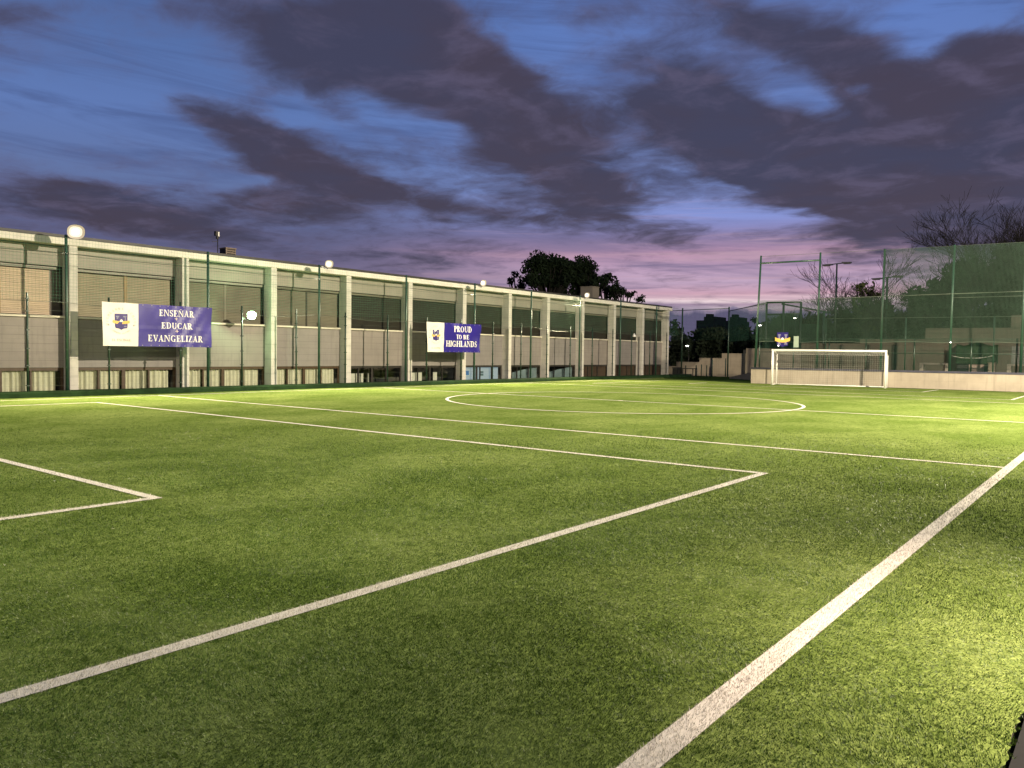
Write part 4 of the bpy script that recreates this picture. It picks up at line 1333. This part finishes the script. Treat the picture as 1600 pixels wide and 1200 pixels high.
for z in np.arange(2.75, 5.1, .11): g.bar((P0.x, P0.y, z), (P1.x, P1.y, z), .006)
g.build("net", M["net_dark"], ef)
g = MB(); g.box(-28.95, -28.45, 56.9, 57.35, 0, .62)
for k in range(4): g.box(-28.90 + k * .11, -28.86 + k * .11, 56.88, 56.9, .05, .55)
g.box(-28.98, -28.42, 56.87, 57.38, .622, .70)
g.build("waste_bin", M["dark_box"], None, "dark bin beside the far end of the school", "bin", origin=(-28.7, 57.1, 0), bevel=.02)
tb = empty("table", (-27.75, 57.6, 0), "small dark table standing beside the dark bin", "table")
MB().box(-28.35, -27.35, 57.3, 57.9, .58, .64).build("table_top", M["dark_box"], tb)
for x in (-28.28, -27.42):
    for y in (57.36, 57.84): MB().bar((x, y, -.05), (x, y, .58), .05).build("leg", M["dark_box"], tb)
g = MB()
for sgn in (0,):
    a = [(-23.4, 55.0, 0), (-20.6, 52.9, 0), (-20.6, 52.9, .62), (-23.4, 55.0, .10)]
    b = [(x + .6, y + .8, z) for x, y, z in a]
    g.poly(a); g.poly(b[::-1])
    for k in range(4): g.poly([a[k], b[k], b[(k + 1) % 4], a[(k + 1) % 4]])
g.build("concrete_ramp", M["bench_white"], None, "low sloping concrete ramp beside the end of the sandy wall", "ramp", origin=(-22, 54, 0))

# ------------------------------------------------------------- court cage
cg = empty("court_cage", (-21.5, 62, 0), "green framed court cage rising behind the left end of the tall net", "cage")
for x, y, z in ((-23.4, 62, 5.95), (-22.05, 62, 5.9), (-20.7, 62, 5.9), (-19.4, 63.5, 5.2)):
    MB().tube([(x, y, -.1), (x, y, z)], .085, 6).build("post", M["green_post"], cg)
MB().tube([(-23.4, 62, 5.93), (-20.7, 62, 5.88)], .08, 6).tube([(-22.2, 62, 5.80), (-19.0, 63.8, 5.12)], .06, 6).tube([(-23.4, 62, 5.0), (-20.7, 62, 5.0)], .05, 6).build("rail", M["green_post"], cg)
g = MB()
for x in np.arange(-23.38, -19.5, .05): g.bar((x, 62.05, 1.5), (x, 62.05, 4.98 if x < -20.7 else 4.2), .017)
for z in np.arange(1.5, 4.98, .05): g.bar((-23.38, 62.06, z), (-20.7 if z > 4.2 else -19.5, 62.06, z), .017)
g.build("mesh_panel", M["net_dark"], cg)


# --------------------------------------------------------- twin lamp posts
def twin_lamp(x, y, z, zr, label):
    root = empty("twin_lamp_post", (x, y, 0), label, "lamp post", "unlit twin headed lamp posts beyond the wall")
    MB().tube([(x, y, -.1), (x, y, z)], [.10, .07], 8).build("pole", M["green_post"], root)
    MB().tube([(x - .95, y, z - .02), (x, y, z + .03), (x + .95, y, z + zr)], .05, 6).build("arm", M["green_post"], root)
    for s in (-1, 1):
        zc = z + (zr if s > 0 else -.02)
        g = MB()
        a = [(x + s * .35, zc - .05), (x + s * 1.25, zc - .07), (x + s * 1.25, zc + .04), (x + s * .5, zc + .07)]
        for q in (0, 1):
            g.poly([(u, y - .18 + .36 * q, v) for u, v in (a if q else a[::-1])])
        for k in range(4):
            (u0, v0), (u1, v1) = a[k], a[(k + 1) % 4]
            g.poly([(u0, y - .18, v0), (u1, y - .18, v1), (u1, y + .18, v1), (u0, y + .18, v0)])
        h = g.build("lamp_head", M["lamp_body"], root)
        MB().box(min(x + s * .6, x + s * 1.15), max(x + s * .6, x + s * 1.15), y - .14, y + .14, zc - .12, zc - .075).build("lens", M["lens_off"], h)


twin_lamp(-21.9, 75, 10.15, .08, "unlit twin headed lamp post right of the crossbar of the tall net")
twin_lamp(-17.6, 75, 8.68, .12, "shorter unlit twin headed lamp post among the bare branches")


# -------------------------------------------------------------------- trees
def ray(px_, py_, Z):
    """a far point on the sight line through a photo position, Z metres ahead"""
    v = fw + r2 * ((px_ - 800) / F_PX) - u2 * ((py_ - 600) / F_PX)
    return v * Z + Vector((0, 0, CAM_H))


def clumps(centres, radii, per, leaf, rng, flat=.75):
    """many leaf sized faces gathered in uneven clumps"""
    V = []
    for (c, r_) in zip(centres, radii):
        n = int(per * (r_ / .7) ** 2)
        d_ = rng.normal(0, 1, (n, 3)); d_ /= np.linalg.norm(d_, axis=1)[:, None]
        rr = r_ * rng.random(n)[:, None] ** .45
        p = np.array(c)[None, :] + d_ * rr * np.array([1, 1, flat])
        e1 = rng.normal(0, 1, (n, 3)); e1 /= np.linalg.norm(e1, axis=1)[:, None]
        e2 = rng.normal(0, 1, (n, 3)); e2 -= e1 * (e1 * e2).sum(1)[:, None]; e2 /= np.linalg.norm(e2, axis=1)[:, None]
        s = leaf * (.5 + rng.random(n))[:, None]
        V.append(np.stack([p - e1 * s, p + e2 * s * .45, p + e1 * s, p - e2 * s * .45], 1))
    return np.concatenate(V)


def leaf_mesh(name, V, m, parent):
    o0 = np.array(ORG[parent])
    n = len(V)
    me = bpy.data.meshes.new(name)
    me.vertices.add(n * 4); me.vertices.foreach_set("co", (V - o0).astype(np.float32).ravel())
    me.loops.add(n * 4); me.loops.foreach_set("vertex_index", np.arange(n * 4, dtype=np.int32))
    me.polygons.add(n); me.polygons.foreach_set("loop_start", np.arange(0, n * 4, 4, dtype=np.int32))
    me.materials.append(m); me.update(calc_edges=True)
    o = bpy.data.objects.new(name, me); COL.objects.link(o); o.parent = parent
    ORG[o] = ORG[parent]
    return o


def leafy_tree(name, base, crowns, label, leafm, seed, per=60, leaf=.2, barkm="bark", cat="tree", group=None, limbs=True, clump=.75, dens=1.0):
    """crowns: list of (centre, rx, rz) volumes, each filled with clumps and reached by limbs"""
    rng = np.random.default_rng(seed)
    root = empty(name, base, label, cat, group)
    g = MB()
    b = Vector(base)
    C, Rr = [], []
    tops = [Vector(c[0]) for c in crowns]
    mean = sum(tops, Vector()) / len(tops)
    fork = b.lerp(Vector((mean.x, mean.y, min(c[0][2] - c[2] * .8 for c in crowns))), .75)
    H = max(1.0, mean.z - b.z)
    g.tube([tuple(b), tuple(b.lerp(fork, .5) + Vector((.06 * H * .3, 0, 0))), tuple(fork)], [.045 * H, .036 * H, .028 * H], 8)
    for (c, rx, rz) in crowns:
        c = Vector(c)
        n = max(3, int(dens * (rx * rx * rz) ** .66 * 5.0))
        for k in range(n):
            d_ = rng.normal(0, 1, 3); d_ /= np.linalg.norm(d_)
            q = c + Vector((d_[0] * rx, d_[1] * rx, d_[2] * rz)) * float(rng.uniform(.35, 1.0))
            C.append(tuple(q)); Rr.append(clump * float(rng.uniform(.45, 1.1)) * min(1.2, rx / 1.6 + .35))
            if limbs and k % 2 == 0:
                m = fork.lerp(q, .5) + Vector((0, 0, -.1 * rz))
                g.tube([tuple(fork), tuple(m), tuple(q)], [.014 * H, .009 * H, .004 * H], 5, cap=False)
    g.build("trunk", M[barkm], root)
    leaf_mesh("crown", clumps(C, Rr, per, leaf, rng), M[leafm], root)
    return root


def crown_at(px_, py_, Z, rpx, rpy):
    return (tuple(ray(px_, py_, Z)), rpx * Z / F_PX, rpy * Z / F_PX)


def base_at(px_, Z, z=-.1):
    p = ray(px_, 560, Z); return (p.x, p.y, z)


TG = "trees behind the school roof"
leafy_tree("pine_tree", base_at(852, 82), [crown_at(845, 418, 82, 30, 18), crown_at(872, 412, 82, 26, 14), crown_at(835, 438, 82, 18, 12), crown_at(862, 440, 82, 25, 10), crown_at(880, 435, 82, 15, 12), crown_at(888, 425, 83, 22, 18), crown_at(866, 425, 83, 26, 20), crown_at(822, 432, 82, 10, 12)],
           "broad dark umbrella pine behind the middle of the school roof", "leaf_pine", 1, group=TG, per=95, leaf=.17, dens=1.9)
leafy_tree("pine_tree", base_at(908, 84), [crown_at(902, 420, 84, 26, 17), crown_at(920, 420, 84, 16, 16), crown_at(905, 442, 84, 24, 14), crown_at(890, 452, 84, 16, 10), crown_at(928, 440, 84, 14, 18)],
           "dark rounded pine growing just left of the square chimney", "leaf_pine", 2, group=TG, per=95, leaf=.17, dens=1.9)
leafy_tree("pine_tree", base_at(945, 80), [crown_at(943, 436, 80, 15, 10), crown_at(954, 434, 80, 10, 8), crown_at(940, 452, 80, 16, 12), crown_at(955, 458, 80, 14, 12)],
           "lower dark pine directly behind the square chimney", "leaf_pine", 3, group=TG, per=95, leaf=.17, dens=1.9)
leafy_tree("pine_tree", base_at(975, 78), [crown_at(963, 455, 78, 13, 16), crown_at(962, 444, 78, 5, 8), crown_at(978, 463, 78, 13, 9), crown_at(991, 458, 78, 7, 9), crown_at(997, 468, 78, 9, 7)],
           "small ragged pine at the far right end of the school roof", "leaf_pine", 4, group=TG, per=110, leaf=.16, clump=.62, dens=2.2)
leafy_tree("conifer_tree", base_at(803, 86), [crown_at(806, 425, 86, 7, 10), crown_at(800, 436, 86, 9, 14), crown_at(812, 444, 86, 10, 10), crown_at(824, 437, 86, 9, 14)],
           "narrow dark conifer left of the broad umbrella pine", "leaf_pine", 5, group=TG, per=110, leaf=.16, clump=.62, dens=2.2)

# the dark trees between the school and the tall net
HG = "dark trees beyond the stepped wall"
for k, (a, b_, Z, r1, r3, lb) in enumerate(((1058, 528, 68, 16, 26, "dark bushy tree beside the gable end of the school"), (1083, 532, 72, 18, 22, "dark bushy tree above the lowest step of the wall"),
        (1108, 528, 70, 17, 20, "dark bushy tree above the middle of the stepped wall"), (1135, 527, 73, 18, 19, "dark bushy tree above the second highest wall step"), (1160, 528, 70, 17, 20, "dark bushy tree left of the white lamp by the end net"),
        (1182, 522, 76, 14, 26, "dark bushy tree behind the leftmost post of the end net"))):
    leafy_tree("broadleaf_tree", base_at(a, Z), [crown_at(a, b_, Z, r1, r3), crown_at(a, b_ + 22, Z, r1, 16), crown_at(a, b_ + 38, Z, r1, 14)], lb, "leaf_dark", 20 + k, group=HG, per=85, leaf=.19, dens=2.2, limbs=False, clump=.85)
for k, (a, b_, Z, r1, r3, lb) in enumerate(((1225, 515, 80, 26, 22, "dark bushy tree behind the court cage"), (1275, 518, 82, 28, 26, "dark bushy tree above the left half of the goal"),
        (1325, 512, 80, 28, 28, "dark bushy tree above the right half of the goal"), (1375, 508, 78, 28, 30, "dark bushy tree behind the right goal post"))):
    leafy_tree("broadleaf_tree", base_at(a, Z), [crown_at(a, b_, Z, r1, r3), crown_at(a, b_ + 24, Z, r1, 18)], lb, "leaf_dark", 30 + k, group="dark trees beyond the goal", per=75, leaf=.22, dens=1.9, limbs=False, clump=.9)
leafy_tree("evergreen_tree", base_at(1352, 70), [crown_at(1352, 462, 70, 24, 22), crown_at(1345, 440, 70, 14, 10), crown_at(1365, 445, 70, 12, 10), crown_at(1378, 470, 70, 16, 16), crown_at(1335, 475, 70, 14, 14), crown_at(1350, 500, 70, 30, 20)],
           "olive green evergreen between the two twin lamp posts", "leaf_olive", 40, per=60, leaf=.17, clump=.55, dens=1.3)
for k, (cr, lb) in enumerate((([(1448, 480, 70, 28, 26), (1425, 495, 70, 22, 20), (1440, 520, 70, 34, 22), (1400, 522, 70, 24, 16)], "dark evergreen behind the net, right of the shorter twin lamp"),
        ([(1512, 432, 68, 26, 28), (1500, 465, 68, 36, 28), (1495, 505, 68, 40, 26)], "tall dark evergreen behind the right part of the net"),
        ([(1575, 422, 66, 28, 34), (1565, 460, 66, 36, 30), (1555, 500, 66, 40, 26)], "tallest dark evergreen at the right edge behind the net"),
        ([(1635, 410, 68, 36, 50), (1630, 470, 68, 36, 30), (1612, 505, 68, 30, 26)], "dark evergreen at the very right edge of the view"))):
    leafy_tree("evergreen_tree", base_at(cr[0][0], cr[0][2]), [crown_at(*c) for c in cr], lb, "leaf_dark", 50 + k, group="evergreens behind the net", per=75, leaf=.25, clump=.95, dens=1.5)


def bare_tree(base, height, spread, label, seed, lean=(0, 0), depth=5, droop=0.0, barkm="bark", group="bare trees beyond the terrace", r0=None, kids=(3, 4)):
    rng = random.Random(seed)
    root = empty("bare_tree", base, label, "tree", group)
    gt, gb = MB(), MB()

    def grow(p, d_, L, rad, lev):
        pts, rs = [tuple(p)], [rad]
        q, dd = Vector(p), Vector(d_)
        n = 4 if lev < 3 else 3
        for k in range(n):
            dd = (dd + Vector((rng.gauss(0, .13), rng.gauss(0, .13), rng.gauss(.02, .10) - droop * .05 * lev))).normalized()
            q = q + dd * (L / n)
            pts.append(tuple(q)); rs.append(max(.012, rad * (1 - .45 * (k + 1) / n)))
        (gt if lev == 0 else gb).tube(pts, rs, 7 if lev == 0 else (5 if lev == 1 else 3), cap=False)
        if lev >= depth: return
        for k in range(rng.randint(*kids) + (1 if lev == 0 else 0)):
            f = rng.uniform(.35, 1.0) if k else 1.0
            i = min(n, max(1, int(round(f * n))))
            a = rng.uniform(0, 2 * math.pi)
            s = Vector((math.cos(a), math.sin(a), rng.uniform(.05, .5))) * spread
            nd = (dd + s * rng.uniform(.55, 1.05)).normalized()
            grow(Vector(pts[i]), nd, L * rng.uniform(.55, .80), rs[i] * rng.uniform(.50, .68), lev + 1)
    r0 = r0 or height * .018
    grow(Vector(base), Vector((lean[0], lean[1], 1)).normalized(), height * .36, r0, 0)
    gt.build("trunk", M[barkm], root); gb.build("crown", M[barkm], root)
    return root


bare_tree(base_at(1292, 72), 10.5, .95, "spreading bare tree behind the taller twin lamp post", 3, kids=(3, 4))
bare_tree(base_at(1258, 76), 7.5, .9, "low bare tree left of the taller twin lamp post", 5)
bare_tree(base_at(1348, 74), 13.5, .38, "tall thin bare tree rising between the two twin lamp posts", 7, kids=(2, 4))
bare_tree(base_at(1428, 62), 8.0, 1.0, "bare tree with arching branches right of the shorter twin lamp post", 12, lean=(-.10, 0), droop=.6, kids=(3, 4))
bare_tree(base_at(1322, 74), 9.0, .8, "bare tree just left of the olive green evergreen", 31, kids=(3, 5))
bare_tree(base_at(1405, 70), 9.5, .8, "bare tree close behind the third post of the tall net", 37, kids=(3, 5))
bare_tree(base_at(1530, 66), 16.5, .8, "largest bare tree reaching high above the net", 16, lean=(.06, 0), kids=(3, 5))
bare_tree(base_at(1580, 68), 17.5, .85, "tall dark bare tree above the right end of the net", 18, kids=(4, 5))
bare_tree(base_at(1640, 64), 17.0, .85, "bare tree at the very right edge above the net", 23, lean=(-.05, 0), kids=(4, 5))

# ------------------------------------------------------ wooded skyline far off
rng = np.random.default_rng(77)
C, Rr = [], []
for k in range(420):
    a = R(-56 + 66 * rng.random()); dist = rng.uniform(150, 185)
    C.append((math.sin(a) * dist, math.cos(a) * dist, rng.uniform(0, 4.8) + 1.2 * math.sin(a * 31) + .7 * math.sin(a * 77))); Rr.append(rng.uniform(1.4, 2.6))
V = clumps(C, Rr, 16, .55, rng)
hold = empty("holder", (0, 0, 0), None, None)
tl = leaf_mesh("treeline", V, M["leaf_dark"], hold)
tl.parent = None
bpy.data.objects.remove(hold)
tag(tl, kind="stuff")

# --------------------------------------------------- far apartment buildings
def block(px0, px1, ytop, sh, Z, label):
    a, b_ = ray(px0, 550, Z), ray(px1, 550, Z)
    zt = ray((px0 + px1) / 2, ytop, Z).z
    zs = ray((px0 + px1) / 2, ytop + 6, Z).z
    root = empty("apartment_building", ((a.x + b_.x) / 2, (a.y + b_.y) / 2, 0), label, "building", "far apartment buildings")
    MB().box(a.x, b_.x, a.y, a.y + 14, -1, zs).build("wall", M["far_block"], root)
    w = b_.x - a.x
    MB().box(a.x + w * sh[0], a.x + w * sh[1], a.y + 2, a.y + 12, zs + .01, zt).build("roof_storey", M["far_block"], root)
    MB().box(a.x + w * sh[0] + .3, a.x + w * sh[0] + 2.2, a.y + 3, a.y + 6, zt + .01, zt + 1.1).build("lift_housing", M["far_block"], root)
    for r_ in range(4):
        for c in range(4):
            MB().box(a.x + w * (.1 + .22 * c), a.x + w * (.1 + .22 * c) + 1.3, a.y - .06, a.y - .005, zs - 3 - 3 * r_, zs - 1.6 - 3 * r_).build("window", M["far_glass"], root)


block(1087, 1124, 495, (.30, .95), 300, "dark far apartment block with a raised top storey, left one of two")
block(1126, 1156, 495.5, (.45, .98), 320, "dark far apartment block left of the tall end net, right one of two")

scene.render.film_transparent = False
scene.cycles.max_bounces = 5
scene.cycles.diffuse_bounces = 2
scene.cycles.glossy_bounces = 2
scene.cycles.transparent_max_bounces = 8
scene.cycles.caustics_reflective = False
scene.cycles.caustics_refractive = False
scene.cycles.sample_clamp_indirect = 3.0
scene.cycles.use_adaptive_sampling = False
